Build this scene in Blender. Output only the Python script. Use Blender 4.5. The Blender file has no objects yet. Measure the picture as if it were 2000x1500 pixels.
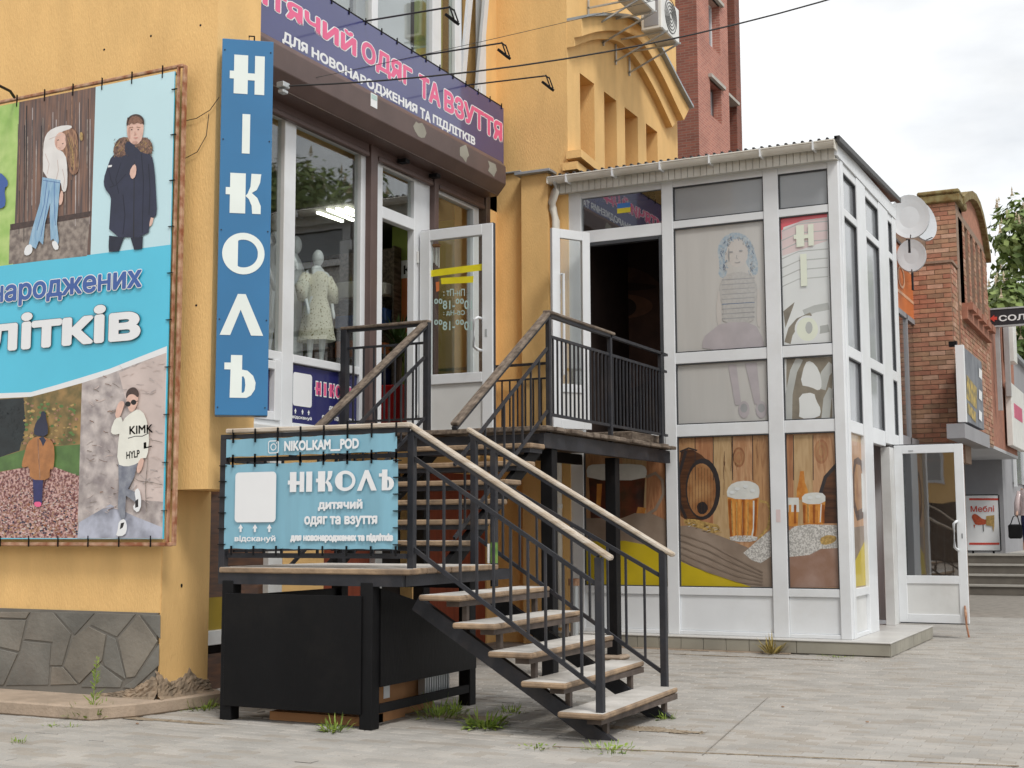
import bpy, bmesh, math, random
from mathutils import Vector, Matrix
from math import sin, cos, pi, radians
random.seed(7)
S = bpy.context.scene
COL = S.collection

# ---------------------------------------------------------------- camera
F_PX, YAW, PITCH, ROLL, EYE = 2595., radians(-26.4), radians(6.25), radians(-0.22), 1.35
def cam_axes():
    cy, sy, cp, sp = cos(YAW), sin(YAW), cos(PITCH), sin(PITCH)
    f = Vector((sy*cp, cy*cp, sp)); r = Vector((cy, -sy, 0)); u = r.cross(f)
    c, s = cos(ROLL), sin(ROLL)
    return c*r+s*u, -s*r+c*u, f
AR, AU, AF = cam_axes()
cam = bpy.data.cameras.new('camera'); camo = bpy.data.objects.new('camera', cam); COL.objects.link(camo)
camo.matrix_world = Matrix(((AR.x, AU.x, -AF.x, 0), (AR.y, AU.y, -AF.y, 0), (AR.z, AU.z, -AF.z, EYE), (0, 0, 0, 1)))
cam.sensor_width = 36; cam.lens = F_PX/2000*36; cam.clip_end = 2000; cam.clip_start = .1
cam.dof.use_dof = True; cam.dof.focus_distance = 10.0; cam.dof.aperture_fstop = 13
S.camera = camo
S.render.resolution_x, S.render.resolution_y = 1024, 768

# ---------------------------------------------------------------- world, sun, exposure
SUN_EL, SUN_AZ = radians(52), radians(128)          # azimuth from +Y towards +X
W = bpy.data.worlds.new('World'); S.world = W; W.use_nodes = True
wt = W.node_tree; wt.nodes.clear(); wn = wt.nodes.new; wl = wt.links.new
bg = wn('ShaderNodeBackground'); bg.inputs['Strength'].default_value = .1
sky = wn('ShaderNodeTexSky'); sky.sky_type = 'NISHITA'; sky.sun_disc = False
sky.sun_elevation = SUN_EL; sky.sun_rotation = SUN_AZ; sky.air_density = 1.0; sky.dust_density = 2.0
tc = wn('ShaderNodeTexCoord'); mp = wn('ShaderNodeMapping'); mp.inputs['Scale'].default_value = (1.4, 1.4, 3.6)
mp.inputs['Location'].default_value = (3.1, .4, 0)
nz = wn('ShaderNodeTexNoise'); nz.inputs['Scale'].default_value = 2.3; nz.inputs['Detail'].default_value = 7; nz.inputs['Roughness'].default_value = .52
rp = wn('ShaderNodeMapRange'); rp.inputs['From Min'].default_value = .33; rp.inputs['From Max'].default_value = .56
rp.inputs['To Min'].default_value = .7; rp.inputs['To Max'].default_value = 1.
nz2 = wn('ShaderNodeTexNoise'); nz2.inputs['Scale'].default_value = 5; nz2.inputs['Detail'].default_value = 6
cr = wn('ShaderNodeMapRange'); cr.inputs['To Min'].default_value = 7.7; cr.inputs['To Max'].default_value = 9.8
cr.inputs['From Min'].default_value = .3; cr.inputs['From Max'].default_value = .7
vm = wn('ShaderNodeVectorMath'); vm.operation = 'SCALE'; vm.inputs[0].default_value = (.985, 1.0, 1.01)
mx = wn('ShaderNodeMix'); mx.data_type = 'RGBA'
wo = wn('ShaderNodeOutputWorld')
wl(tc.outputs['Generated'], mp.inputs['Vector']); wl(mp.outputs[0], nz.inputs['Vector']); wl(mp.outputs[0], nz2.inputs['Vector'])
wl(nz.outputs[0], rp.inputs['Value']); wl(rp.outputs[0], mx.inputs['Factor']); wl(nz2.outputs[0], cr.inputs['Value'])
wl(cr.outputs[0], vm.inputs['Scale']); wl(sky.outputs[0], mx.inputs['A']); wl(vm.outputs[0], mx.inputs['B'])
wl(mx.outputs['Result'], bg.inputs['Color']); wl(bg.outputs[0], wo.inputs[0])
sl = bpy.data.lights.new('sun', 'SUN'); sl.energy = 1.6; sl.angle = radians(14); sl.color = (1, .965, .91)
so = bpy.data.objects.new('sun', sl); COL.objects.link(so)
so.rotation_euler = (pi/2-SUN_EL, 0, pi-SUN_AZ)
so.location = (8, -6, 20)
S.view_settings.view_transform = 'Standard'; S.view_settings.look = 'None'
S.view_settings.exposure = 0.32; S.view_settings.gamma = 1; S.view_settings.use_curve_mapping = False
S.cycles.max_bounces = 8; S.cycles.transparent_max_bounces = 12; S.cycles.caustics_reflective = False

# ---------------------------------------------------------------- helpers
def at(u, v, x=None, y=None, z=None):
    d = AR*((u-1000)/F_PX) - AU*((v-750)/F_PX) + AF
    t = x/d.x if x is not None else y/d.y if y is not None else (z-EYE)/d.z
    return Vector((0, 0, EYE)) + d*t
def lin(c):
    c = c/255.
    return c/12.92 if c <= .04045 else ((c+.055)/1.055)**2.4
def col(rgb, k=1.):
    return tuple(min(lin(c)*k, .9) for c in rgb)+(1,)

MATS = {}
def M(name, rgb, rough=.6, var=.08, scale=5, bump=0, bscale=60, stretch=(1, 1, 1), rgb2=None, f0=.35, f1=.65, metal=0, coat=0,
      bstretch=None, dirt=0, dirt_rgb=(70, 60, 50), spec=.5, emit=None, estr=0, detail=5, distort=0):
    m = bpy.data.materials.new(name); m.use_nodes = True; nt = m.node_tree; n = nt.nodes.new; l = nt.links.new
    b = nt.nodes['Principled BSDF']
    b.inputs['Roughness'].default_value = rough; b.inputs['Metallic'].default_value = metal
    b.inputs['Specular IOR Level'].default_value = spec
    if coat: b.inputs['Coat Weight'].default_value = coat; b.inputs['Coat Roughness'].default_value = .06
    g = n('ShaderNodeNewGeometry'); mpn = n('ShaderNodeMapping'); mpn.inputs['Scale'].default_value = stretch
    l(g.outputs['Position'], mpn.inputs['Vector'])
    t = n('ShaderNodeTexNoise'); t.inputs['Scale'].default_value = scale; t.inputs['Detail'].default_value = detail
    t.inputs['Distortion'].default_value = distort
    l(mpn.outputs[0], t.inputs['Vector'])
    r = n('ShaderNodeMapRange'); r.inputs['From Min'].default_value = f0; r.inputs['From Max'].default_value = f1
    l(t.outputs[0], r.inputs['Value'])
    x = n('ShaderNodeMix'); x.data_type = 'RGBA'
    c = [lin(k) for k in rgb]
    if rgb2: A, B = col(rgb), col(rgb2)
    else: A = tuple(min(k*(1-var), .92) for k in c)+(1,); B = tuple(min(k*(1+var), .92) for k in c)+(1,)
    x.inputs['A'].default_value = A; x.inputs['B'].default_value = B
    l(r.outputs[0], x.inputs['Factor']); out = x.outputs['Result']
    if dirt:
        t2 = n('ShaderNodeTexNoise'); t2.inputs['Scale'].default_value = scale*.35; t2.inputs['Detail'].default_value = 8; t2.inputs['Roughness'].default_value = .7
        l(g.outputs['Position'], t2.inputs['Vector'])
        r2 = n('ShaderNodeMapRange'); r2.inputs['From Min'].default_value = .5; r2.inputs['From Max'].default_value = .75; r2.inputs['To Max'].default_value = dirt
        l(t2.outputs[0], r2.inputs['Value'])
        x2 = n('ShaderNodeMix'); x2.data_type = 'RGBA'; x2.inputs['B'].default_value = col(dirt_rgb)
        l(r2.outputs[0], x2.inputs['Factor']); l(out, x2.inputs['A']); out = x2.outputs['Result']
    l(out, b.inputs['Base Color'])
    if bump:
        mb = n('ShaderNodeMapping'); mb.inputs['Scale'].default_value = bstretch or stretch; l(g.outputs['Position'], mb.inputs['Vector'])
        t3 = n('ShaderNodeTexNoise'); t3.inputs['Scale'].default_value = bscale; t3.inputs['Detail'].default_value = 4
        l(mb.outputs[0], t3.inputs['Vector'])
        bp = n('ShaderNodeBump'); bp.inputs['Strength'].default_value = bump; bp.inputs['Distance'].default_value = .01
        l(t3.outputs[0], bp.inputs['Height']); l(bp.outputs[0], b.inputs['Normal'])
    if emit:
        b.inputs['Emission Color'].default_value = col(emit); b.inputs['Emission Strength'].default_value = estr
    MATS[name] = m
    return m
def glass_mat(name, tint=(.86, .9, .88), gain=1.9, base=.03):
    m = bpy.data.materials.new(name); m.use_nodes = True; nt = m.node_tree; n = nt.nodes.new; l = nt.links.new
    nt.nodes.clear(); o = n('ShaderNodeOutputMaterial'); mixs = n('ShaderNodeMixShader')
    tr = n('ShaderNodeBsdfTransparent'); tr.inputs[0].default_value = tint+(1,)
    gl = n('ShaderNodeBsdfGlossy'); gl.inputs['Roughness'].default_value = .015; gl.inputs['Color'].default_value = (.95, .97, 1, 1)
    fr = n('ShaderNodeLayerWeight'); fr.inputs['Blend'].default_value = .5; pw = n('ShaderNodeMath'); pw.operation = 'POWER'; pw.inputs[1].default_value = 4.2; l(fr.outputs['Facing'], pw.inputs[0])
    g = n('ShaderNodeNewGeometry'); t = n('ShaderNodeTexNoise'); t.inputs['Scale'].default_value = 1.3
    bp = n('ShaderNodeBump'); bp.inputs['Strength'].default_value = .05; bp.inputs['Distance'].default_value = .03
    l(g.outputs['Position'], t.inputs['Vector']); l(t.outputs[0], bp.inputs['Height']); l(bp.outputs[0], gl.inputs['Normal'])
    ma = n('ShaderNodeMath'); ma.operation = 'MULTIPLY_ADD'; ma.inputs[1].default_value = gain; ma.inputs[2].default_value = base; ma.use_clamp = True
    l(pw.outputs[0], ma.inputs[0]); l(ma.outputs[0], mixs.inputs[0]); l(tr.outputs[0], mixs.inputs[1]); l(gl.outputs[0], mixs.inputs[2])
    l(mixs.outputs[0], o.inputs[0]); MATS[name] = m
    return m
def brick_mat(name, c1, c2, cm, bw=.25, bh=.075):
    m = bpy.data.materials.new(name); m.use_nodes = True; nt = m.node_tree; n = nt.nodes.new; l = nt.links.new
    b = nt.nodes['Principled BSDF']; b.inputs['Roughness'].default_value = .85
    g = n('ShaderNodeNewGeometry'); s = n('ShaderNodeSeparateXYZ'); a = n('ShaderNodeMath'); a.operation = 'ADD'; c = n('ShaderNodeCombineXYZ')
    l(g.outputs['Position'], s.inputs[0]); l(s.outputs[0], a.inputs[0]); l(s.outputs[1], a.inputs[1]); l(a.outputs[0], c.inputs[0]); l(s.outputs[2], c.inputs[1])
    t = n('ShaderNodeTexBrick'); t.inputs['Scale'].default_value = 1; t.inputs['Brick Width'].default_value = bw; t.inputs['Row Height'].default_value = bh
    t.inputs['Mortar Size'].default_value = .008; t.inputs['Color1'].default_value = col(c1); t.inputs['Color2'].default_value = col(c2); t.inputs['Mortar'].default_value = col(cm)
    l(c.outputs[0], t.inputs['Vector'])
    nzz = n('ShaderNodeTexNoise'); nzz.inputs['Scale'].default_value = .9; nzz.inputs['Detail'].default_value = 8; l(g.outputs['Position'], nzz.inputs['Vector'])
    r = n('ShaderNodeMapRange'); r.inputs['From Min'].default_value = .3; r.inputs['From Max'].default_value = .7; r.inputs['To Min'].default_value = .82; r.inputs['To Max'].default_value = 1.15
    v = n('ShaderNodeVectorMath'); v.operation = 'SCALE'; l(nzz.outputs[0], r.inputs['Value']); l(t.outputs[0], v.inputs[0]); l(r.outputs[0], v.inputs['Scale'])
    l(v.outputs[0], b.inputs['Base Color']); MATS[name] = m
    return m

ORG = {}
def tag(o, label=None, cat=None, group=None, kind=None):
    if label: o['label'] = label
    if cat: o['category'] = cat
    if group: o['group'] = group
    if kind: o['kind'] = kind
    return o
def thing(name, loc, label, cat, group=None):
    o = bpy.data.objects.new(name, None); COL.objects.link(o); o.location = loc; o.empty_display_size = .1
    ORG[o.name] = Vector(loc); return tag(o, label, cat, group)
class MB:
    def __init__(s): s.v = []; s.f = []; s.m = []
    def face(s, pts, m=0):
        i = len(s.v); s.v += [Vector(p) for p in pts]; s.f.append(tuple(range(i, i+len(pts)))); s.m.append(m); return s
    def hexa(s, c, m=0):
        i = len(s.v); s.v += [Vector(p) for p in c]
        for q in ((0, 3, 2, 1), (4, 5, 6, 7), (0, 1, 5, 4), (1, 2, 6, 5), (2, 3, 7, 6), (3, 0, 4, 7)):
            s.f.append(tuple(i+k for k in q)); s.m.append(m)
        return s
    def box(s, x0, x1, y0, y1, z0, z1, m=0):
        return s.hexa([(x0, y0, z0), (x1, y0, z0), (x1, y1, z0), (x0, y1, z0), (x0, y0, z1), (x1, y0, z1), (x1, y1, z1), (x0, y1, z1)], m)
    def beam(s, p, q, w, h, m=0, up=(0, 0, 1)):
        p, q = Vector(p), Vector(q); d = (q-p).normalized(); a = d.cross(Vector(up))
        if a.length < 1e-4: a = d.cross(Vector((0, 1, 0)))
        a.normalize(); b = a.cross(d).normalized(); a = a*w/2; b = b*h/2
        return s.hexa([p-a-b, p+a-b, q+a-b, q-a-b, p-a+b, p+a+b, q+a+b, q-a+b], m)
    def prism(s, pts, ext, m=0):
        pts = [Vector(p) for p in pts]; e = Vector(ext); n = len(pts); i = len(s.v); s.v += pts+[p+e for p in pts]
        s.f.append(tuple(range(i, i+n))); s.m.append(m); s.f.append(tuple(range(i+2*n-1, i+n-1, -1))); s.m.append(m)
        for k in range(n):
            j = (k+1) % n; s.f.append((i+j, i+k, i+n+k, i+n+j)); s.m.append(m)
        return s
    def tube(s, pts, r, n=8, m=0, cap=True):
        pts = [Vector(p) for p in pts]; base = len(s.v); rs = r if isinstance(r, (list, tuple)) else [r]*len(pts)
        for k, p in enumerate(pts):
            d = (pts[min(k+1, len(pts)-1)]-pts[max(k-1, 0)]).normalized()
            a = d.cross(Vector((0, 0, 1)))
            if a.length < .05: a = d.cross(Vector((1, 0, 0)))
            a.normalize(); b = d.cross(a)
            s.v += [p+(a*cos(2*pi*j/n)+b*sin(2*pi*j/n))*rs[k] for j in range(n)]
        for k in range(len(pts)-1):
            for j in range(n):
                s.f.append((base+k*n+j, base+k*n+(j+1) % n, base+(k+1)*n+(j+1) % n, base+(k+1)*n+j)); s.m.append(m)
        if cap:
            s.f.append(tuple(base+j for j in range(n-1, -1, -1))); s.m.append(m)
            q = base+(len(pts)-1)*n; s.f.append(tuple(q+j for j in range(n))); s.m.append(m)
        return s
    def ball(s, c, r, m=0, n=10):
        c = Vector(c); r = r if isinstance(r, (list, tuple)) else (r, r, r)
        pts = []; rs = []
        i = len(s.v)
        for a in range(1, n//2+1):
            th = pi*a/(n//2+1)
            for b in range(n): s.v.append(c+Vector((r[0]*sin(th)*cos(2*pi*b/n), r[1]*sin(th)*sin(2*pi*b/n), r[2]*cos(th))))
        for a in range(n//2-1):
            for b in range(n): s.f.append((i+a*n+b, i+a*n+(b+1) % n, i+(a+1)*n+(b+1) % n, i+(a+1)*n+b)); s.m.append(m)
        s.f.append(tuple(i+b for b in range(n))); s.m.append(m)
        s.f.append(tuple(i+(n//2-1)*n+b for b in range(n-1, -1, -1))); s.m.append(m)
        return s
    def build(s, name, mats, parent=None, org=None, bevel=0, smooth=False, label=None, recalc=True):
        if parent is not None: o_ = ORG[parent.name]
        elif org is not None: o_ = Vector(org)
        else:
            xs = [v.x for v in s.v]; ys = [v.y for v in s.v]; zs = [v.z for v in s.v]
            o_ = Vector(((min(xs)+max(xs))/2, (min(ys)+max(ys))/2, min(zs)))
        me = bpy.data.meshes.new(name); me.from_pydata([v-o_ for v in s.v], [], s.f)
        if not isinstance(mats, (list, tuple)): mats = [mats]
        for m in mats: me.materials.append(MATS[m] if isinstance(m, str) else m)
        me.polygons.foreach_set('material_index', s.m)
        if bevel or recalc:
            b = bmesh.new(); b.from_mesh(me)
            if recalc: bmesh.ops.recalc_face_normals(b, faces=b.faces)
            if bevel: bmesh.ops.bevel(b, geom=[e for e in b.edges if e.is_manifold and e.calc_face_angle(0) > .5], offset=bevel, segments=1, affect='EDGES', clamp_overlap=True)
            b.to_mesh(me); b.free()
        if smooth: me.shade_smooth() if hasattr(me, 'shade_smooth') else None
        ob = bpy.data.objects.new(name, me); COL.objects.link(ob)
        if parent is not None: ob.parent = parent
        else: ob.location = o_
        ORG[ob.name] = o_
        if label: ob['label'] = label
        return ob
def top_faces(o, mat):
    """upward faces take the given material, the edges keep their own"""
    o.data.materials.append(MATS[mat]); i = len(o.data.materials)-1
    for p in o.data.polygons:
        if p.normal.z > .9: p.material_index = i
    return o
def copy_tree(o, delta=None, parent=None):
    c = o.copy(); COL.objects.link(c)
    if parent: c.parent = parent
    if delta is not None: c.location = o.location+Vector(delta)
    ORG[c.name] = ORG[o.name]+(Vector(delta) if delta is not None else Vector((0, 0, 0)))
    for ch in [k for k in bpy.data.objects if k.parent == o]: copy_tree(ch, None, c)
    return c
def part(name, mats, parent, *boxes, **k):
    """boxes that touch form one part; boxes standing apart become parts of their own"""
    left = list(boxes); out = None
    while left:
        grp = [left.pop(0)]; more = True
        while more:
            more = False
            for q in list(left):
                if any(all(q[2*a] <= g_[2*a+1]+.004 and q[2*a+1] >= g_[2*a]-.004 for a in range(3)) for g_ in grp):
                    grp.append(q); left.remove(q); more = True
        b = MB()
        for q in grp: b.box(*q)
        o = b.build(name, mats, parent, **k)
        out = out or o
    return out

def chaikin(p, it=2):
    for _ in range(it):
        q = []
        for i in range(len(p)):
            a, b = p[i], p[(i+1) % len(p)]
            q += [(a[0]*.75+b[0]*.25, a[1]*.75+b[1]*.25), (a[0]*.25+b[0]*.75, a[1]*.25+b[1]*.75)]
        p = q
    return p
def ell(cx, cy, rx, ry, n=20, a0=0, a1=360):
    return [(cx+rx*cos(radians(a0+(a1-a0)*i/n)), cy+ry*sin(radians(a0+(a1-a0)*i/n))) for i in range(n if a1-a0 == 360 else n+1)]
class Print:
    """flat print on the plane x=c or y=c; polygons are laid in thin ink layers towards the viewer's side of the sheet"""
    def __init__(s, x=None, y=None, step=.00003): s.x, s.y, s.step, s.mb, s.mats, s.k = x, y, step, MB(), [], 1
    def pt(s, u, v, k):
        return at(u, v, y=s.y-k*s.step) if s.y is not None else at(u, v, x=s.x+k*s.step)
    def add(s, pts, mat, sm=0, k=None):
        if sm: pts = chaikin(pts, sm)
        if mat not in s.mats: s.mats.append(mat)
        if k is None: s.k += 1; k = s.k
        s.mb.face([s.pt(u, v, k) for u, v in pts], s.mats.index(mat)); return s
    def stroke(s, pts, w, mat):
        P2 = [Vector(p) for p in pts]
        L, Rr = [], []
        for i, p in enumerate(P2):
            d = (P2[min(i+1, len(P2)-1)]-P2[max(i-1, 0)]).normalized(); n = Vector((-d.y, d.x))*w/2
            L.append(p+n); Rr.append(p-n)
        return s.add([tuple(p) for p in L+Rr[::-1]], mat)
    def build(s, name, parent, **k): return s.mb.build(name, s.mats, parent, recalc=False, **k)

_tc = {}
_rc = {}
def raw_geo(body):
    if body in _rc: return _rc[body]
    cu = bpy.data.curves.new('glyphs', 'FONT'); cu.body = body; cu.size = 1; cu.resolution_u = 3
    o = bpy.data.objects.new('glyphs', cu); COL.objects.link(o)
    me = bpy.data.meshes.new_from_object(o.evaluated_get(bpy.context.evaluated_depsgraph_get()))
    v = [tuple(q.co) for q in me.vertices]; f = [tuple(p.vertices) for p in me.polygons]
    bpy.data.objects.remove(o); bpy.data.meshes.remove(me); bpy.data.curves.remove(cu)
    _rc[body] = (v, f); return v, f
def text_geo(body):
    if body in _tc: return _tc[body]
    if 'н' in body:
        # the small letter en is set glyph by glyph from a scaled capital
        v, f = [], []
        for i, ch in enumerate(body):
            if ch == ' ': continue
            pv = raw_geo(body[:i+1])[0]; gv, gf = raw_geo(ch); end = max(q[0] for q in pv)
            x0, x1 = min(q[0] for q in gv), max(q[0] for q in gv); y0, y1 = min(q[1] for q in gv), max(q[1] for q in gv)
            if ch == 'н':
                hv, gf = raw_geo('Н'); a0, a1 = min(q[0] for q in hv), max(q[0] for q in hv); b0, b1 = min(q[1] for q in hv), max(q[1] for q in hv)
                gv = [(x0+(q[0]-a0)/(a1-a0)*(x1-x0), y0+(q[1]-b0)/(b1-b0)*(y1-y0), 0) for q in hv]
            w0 = len(v); v += [(q[0]+end-x1, q[1], 0) for q in gv]; f += [tuple(w0+k for k in t) for t in gf]
    else: v, f = raw_geo(body)
    f = list(f)
    # strokes of one glyph may overlap: sort the triangles into levels so that no two share a plane
    lev = [0]*len(f); B = [(min(v[i][0] for i in t), max(v[i][0] for i in t), min(v[i][1] for i in t), max(v[i][1] for i in t)) for t in f]
    order = sorted(range(len(f)), key=lambda i: B[i][0])
    def sat(a, b):
        for P_, Q_ in ((a, b), (b, a)):
            n = len(P_)
            for i in range(n):
                p, q = v[P_[i]], v[P_[(i+1) % n]]; nx, ny = q[1]-p[1], p[0]-q[0]
                s1 = [nx*v[k][0]+ny*v[k][1] for k in P_]; s2 = [nx*v[k][0]+ny*v[k][1] for k in Q_]; e = 1e-4*math.hypot(nx, ny)
                if min(s1) >= max(s2)-e or min(s2) >= max(s1)-e: return False
        return True
    for n_, i in enumerate(order):
        used = set()
        for j in order[max(0, n_-260):n_]:
            if B[j][1] > B[i][0] and B[j][2] < B[i][3] and B[j][3] > B[i][2] and sat(f[i], f[j]): used.add(lev[j])
        while lev[i] in used: lev[i] += 1
    f = list(zip(f, lev))
    _tc[body] = (v, f); return v, f
def text(body, name, mat, parent, quad, off=0, eps=(0, 0, 0), shear=0, grow=0):
    """lettering filling the parallelogram quad = (bottom-left, bottom-right, top-left); off thickens the strokes"""
    v, f = text_geo(body)
    x0, x1 = min(q[0] for q in v), max(q[0] for q in v); y0, y1 = min(q[1] for q in v), max(q[1] for q in v)
    BL, BR, TL = [Vector(q) for q in quad]; U, Vv = BR-BL, TL-BL; e = Vector(eps); N = U.cross(Vv).normalized()
    if N.y > .5 or N.x < -.5: N = -N
    i = off if not grow else grow
    x0 -= i; x1 += i; y0 -= i; y1 += i
    b = MB(); k = 0
    sh = [(0, 0)]+([(off*cos(2*pi*a/10), off*sin(2*pi*a/10)) for a in range(10)] if off else [])
    for dx, dy in sh:
        for L_ in range(max(g[1] for g in f)+1):
            w0 = len(b.v)
            b.v += [BL+U*((q[0]+dx-x0)/(x1-x0)+shear*(q[1]-y0)/(y1-y0))+Vv*((q[1]+dy-y0)/(y1-y0))+e+N*(k*.00004) for q in v]
            b.f += [tuple(w0+c for c in g[0]) for g in f if g[1] == L_]; k += 1
    b.m = [0]*len(b.f)
    return b.build(name, mat, parent, recalc=False)

# ---------------------------------------------------------------- materials
M('stucco', (232, 190, 126), .85, .055, 3.2, .6, 70, stretch=(1.6, 1.6, .5), dirt=.2, dirt_rgb=(204, 158, 98), bstretch=(1.8, 1.8, .4))
M('stone', (118, 114, 106), .8, .2, 3, .5, 30, dirt=.5, dirt_rgb=(128, 112, 100))
M('stone_a', (124, 118, 108), .8, .2, 3, .5, 30, dirt=.5, dirt_rgb=(134, 116, 102))
M('stone_b', (110, 108, 102), .8, .2, 3, .5, 30, dirt=.5, dirt_rgb=(122, 110, 100))
M('stone_joint', (112, 108, 101), .9)
M('rubble', (122, 108, 92), .95, .25, 9, 1, 40, rgb2=(160, 140, 118))
M('concrete', (168, 150, 132), .9, .12, 5, .5, 50, dirt=.45, dirt_rgb=(110, 100, 84))
M('pvc', (222, 225, 228), .38, .035, 2.5, coat=.12, dirt=.22, dirt_rgb=(170, 164, 150))
M('pvc_old', (212, 213, 212), .45, .05, 2.5, dirt=.35, dirt_rgb=(150, 142, 128))
M('gasket', (60, 62, 66), .6)
M('steel', (44, 45, 50), .5, .18, 8, .15, 60, spec=.3, dirt=.3, dirt_rgb=(96, 84, 74))
M('steel_worn', (84, 74, 68), .6, .25, 10, .2, 60, dirt=.4, dirt_rgb=(120, 104, 90), spec=.3)
M('wood_top', (168, 164, 158), .85, .12, 3, .6, 30, rgb2=(204, 200, 194), dirt=.5, dirt_rgb=(150, 136, 118))
M('steel_black', (18, 18, 20), .6, .2, 6, .1, 50, spec=.2, dirt=.2, dirt_rgb=(52, 48, 46))
M('plywood_black', (14, 14, 16), .5, .2, 2.2, .12, 40, spec=.18, dirt=.5, dirt_rgb=(40, 37, 34), stretch=(1, 1, .4))
M('wood', (176, 160, 140), .85, .2, 3.5, .6, 30, stretch=(1, 7, 7), rgb2=(205, 196, 184), bstretch=(1, 9, 9), dirt=.3, dirt_rgb=(128, 104, 80))
M('wood_y', (170, 156, 138), .85, .2, 3.5, .6, 30, stretch=(7, 1, 7), rgb2=(206, 198, 188), bstretch=(9, 1, 9), dirt=.35, dirt_rgb=(124, 100, 78))
M('wood_old', (92, 80, 70), .9, .2, 4, .8, 30, stretch=(7, 1.2, 7), rgb2=(140, 126, 112), bstretch=(9, 1, 9), dirt=.4, dirt_rgb=(58, 48, 40))
M('wood_edge', (122, 104, 86), .9, .25, 6, .8, 30, rgb2=(164, 140, 114), dirt=.5, dirt_rgb=(92, 68, 48))
M('brown_metal', (92, 74, 70), .45, .1, 3, .08, 30, dirt=.35, dirt_rgb=(58, 44, 40))
M('brown_dirty', (84, 68, 60), .6, .2, 4, .2, 30, stretch=(3, 6, 1), dirt=.6, dirt_rgb=(130, 116, 98))
M('rust', (150, 92, 62), .8, .3, 14, .3, 60, rgb2=(196, 160, 132), dirt=.4, dirt_rgb=(88, 52, 34))
M('sign_blue', (46, 112, 160), .32, .05, 2, coat=.1)
M('sign_letter', (222, 230, 226), .5, .03, 3)
M('banner_navy', (56, 58, 116), .3, .06, 2, coat=.9)
M('pink', (232, 96, 142), .3, .04, 3, coat=.2)
M('print_white', (232, 234, 236), .4, .02, 3)
M('banner_teal', (126, 176, 196), .4, .08, 3, .08, 6, stretch=(2.4, 1, .3), coat=.12)
M('cyan', (84, 196, 226), .35, .03, 2, coat=.12)
M('ink_blue', (62, 96, 166), .4, .05)
M('ink_navy', (30, 34, 52), .5, .12, 14)
M('film_navy', (40, 42, 98), .25, .05, coat=.3)
M('dark', (26, 18, 15), .8)
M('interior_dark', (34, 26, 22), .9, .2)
M('mural_brown', (112, 78, 60), .8, .2)
M('mural_mid', (78, 54, 44), .8, .2)
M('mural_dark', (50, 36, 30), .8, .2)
M('green_wall', (150, 166, 84), .85, .06)
M('ceiling_grey', (112, 112, 108), .8, .05)
M('lamp', (255, 252, 235), .5, emit=(255, 250, 225), estr=6)
M('mannequin', (214, 218, 220), .3, .03, coat=.2)
M('dress', (220, 216, 198), .9, .1, 62, rgb2=(136, 126, 88), f0=.6, f1=.66, detail=1)
M('red_pot', (150, 22, 26), .35, .06, coat=.2)
M('leaf', (62, 104, 40), .6, .25, 12, rgb2=(108, 140, 62))
M('leaf_dark', (44, 68, 30), .6, .3, 3, rgb2=(78, 104, 44))
M('leaf_tree', (84, 108, 50), .6, .3, 1.2, rgb2=(150, 166, 96))
M('blossom', (220, 206, 180), .8, .1)
M('weed', (96, 126, 44), .6, .3, 30, rgb2=(150, 166, 70))
M('weed_dry', (150, 132, 70), .8, .2, 30)
M('bark', (80, 66, 54), .9, .2, 8, .6, 30)
M('cable', (30, 28, 30), .6)
M('tile_edge', (150, 146, 134), .6, .14, 2, .1, 60, dirt=.45, dirt_rgb=(120, 112, 90))
M('tile_top', (196, 194, 190), .4, .06, 3, dirt=.3, dirt_rgb=(150, 140, 126))
M('roof_metal', (52, 50, 50), .45, .1)
M('cap_grey', (160, 166, 170), .45, .06, metal=.3)
M('soffit', (208, 206, 198), .5, .06, 4, dirt=.5, dirt_rgb=(140, 132, 112))
M('gutter', (222, 218, 208), .4, .04, 4, dirt=.4, dirt_rgb=(160, 148, 122))
M('film_grey', (188, 187, 184), .3, .04, 2.4, stretch=(3, 1, .3), coat=.5)
M('film_grey2', (150, 154, 158), .25, .08, 1.2, coat=.6)
M('girl_blue', (146, 166, 182), .35, .3, 34, rgb2=(180, 188, 192), coat=.4)
M('girl_dark', (104, 120, 142), .35, .2, 40, coat=.4)
M('girl_skin', (192, 188, 184), .35, .02, coat=.4)
M('girl_line', (150, 152, 154), .35, .1, coat=.4)
M('girl_dress', (178, 177, 175), .35, .06, 30, coat=.4)
M('girl_skirt', (174, 168, 172), .35, .06, 6, coat=.4)
M('film_red', (222, 92, 104), .3, .1, 2, coat=.4)
M('film_pinkish', (214, 196, 196), .3, .04, 2, coat=.4)
M('film_white', (216, 220, 220), .3, .04, 2, coat=.4)
M('film_tube', (178, 182, 180), .3, .12, 3, coat=.4)
M('film_tube2', (128, 122, 110), .3, .2, 6, coat=.4)
M('film_letter', (222, 228, 212), .3, .02, coat=.4)
for i, (a, b) in enumerate([((150, 110, 76), (178, 138, 98)), ((166, 122, 88), (190, 152, 116)), ((186, 158, 120), (168, 138, 98)), ((148, 100, 70), (176, 128, 92))]):
    M('plank%d' % i, a, .4, .1, 3, stretch=(6, 6, .9), rgb2=b, coat=.3, distort=1.5)
M('barrel', (94, 60, 38), .4, .2, 4, stretch=(1, 1, 8), rgb2=(60, 38, 28), coat=.3)
M('barrel_face', (140, 92, 56), .4, .2, 5, rgb2=(176, 136, 92), coat=.3)
M('barrel_hoop', (46, 42, 44), .4, .2, coat=.3)
M('beer', (176, 104, 40), .35, .2, 9, rgb2=(206, 146, 70), coat=.3)
M('beer_light', (222, 160, 84), .35, .2, 9, rgb2=(198, 130, 58), coat=.3)
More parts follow.
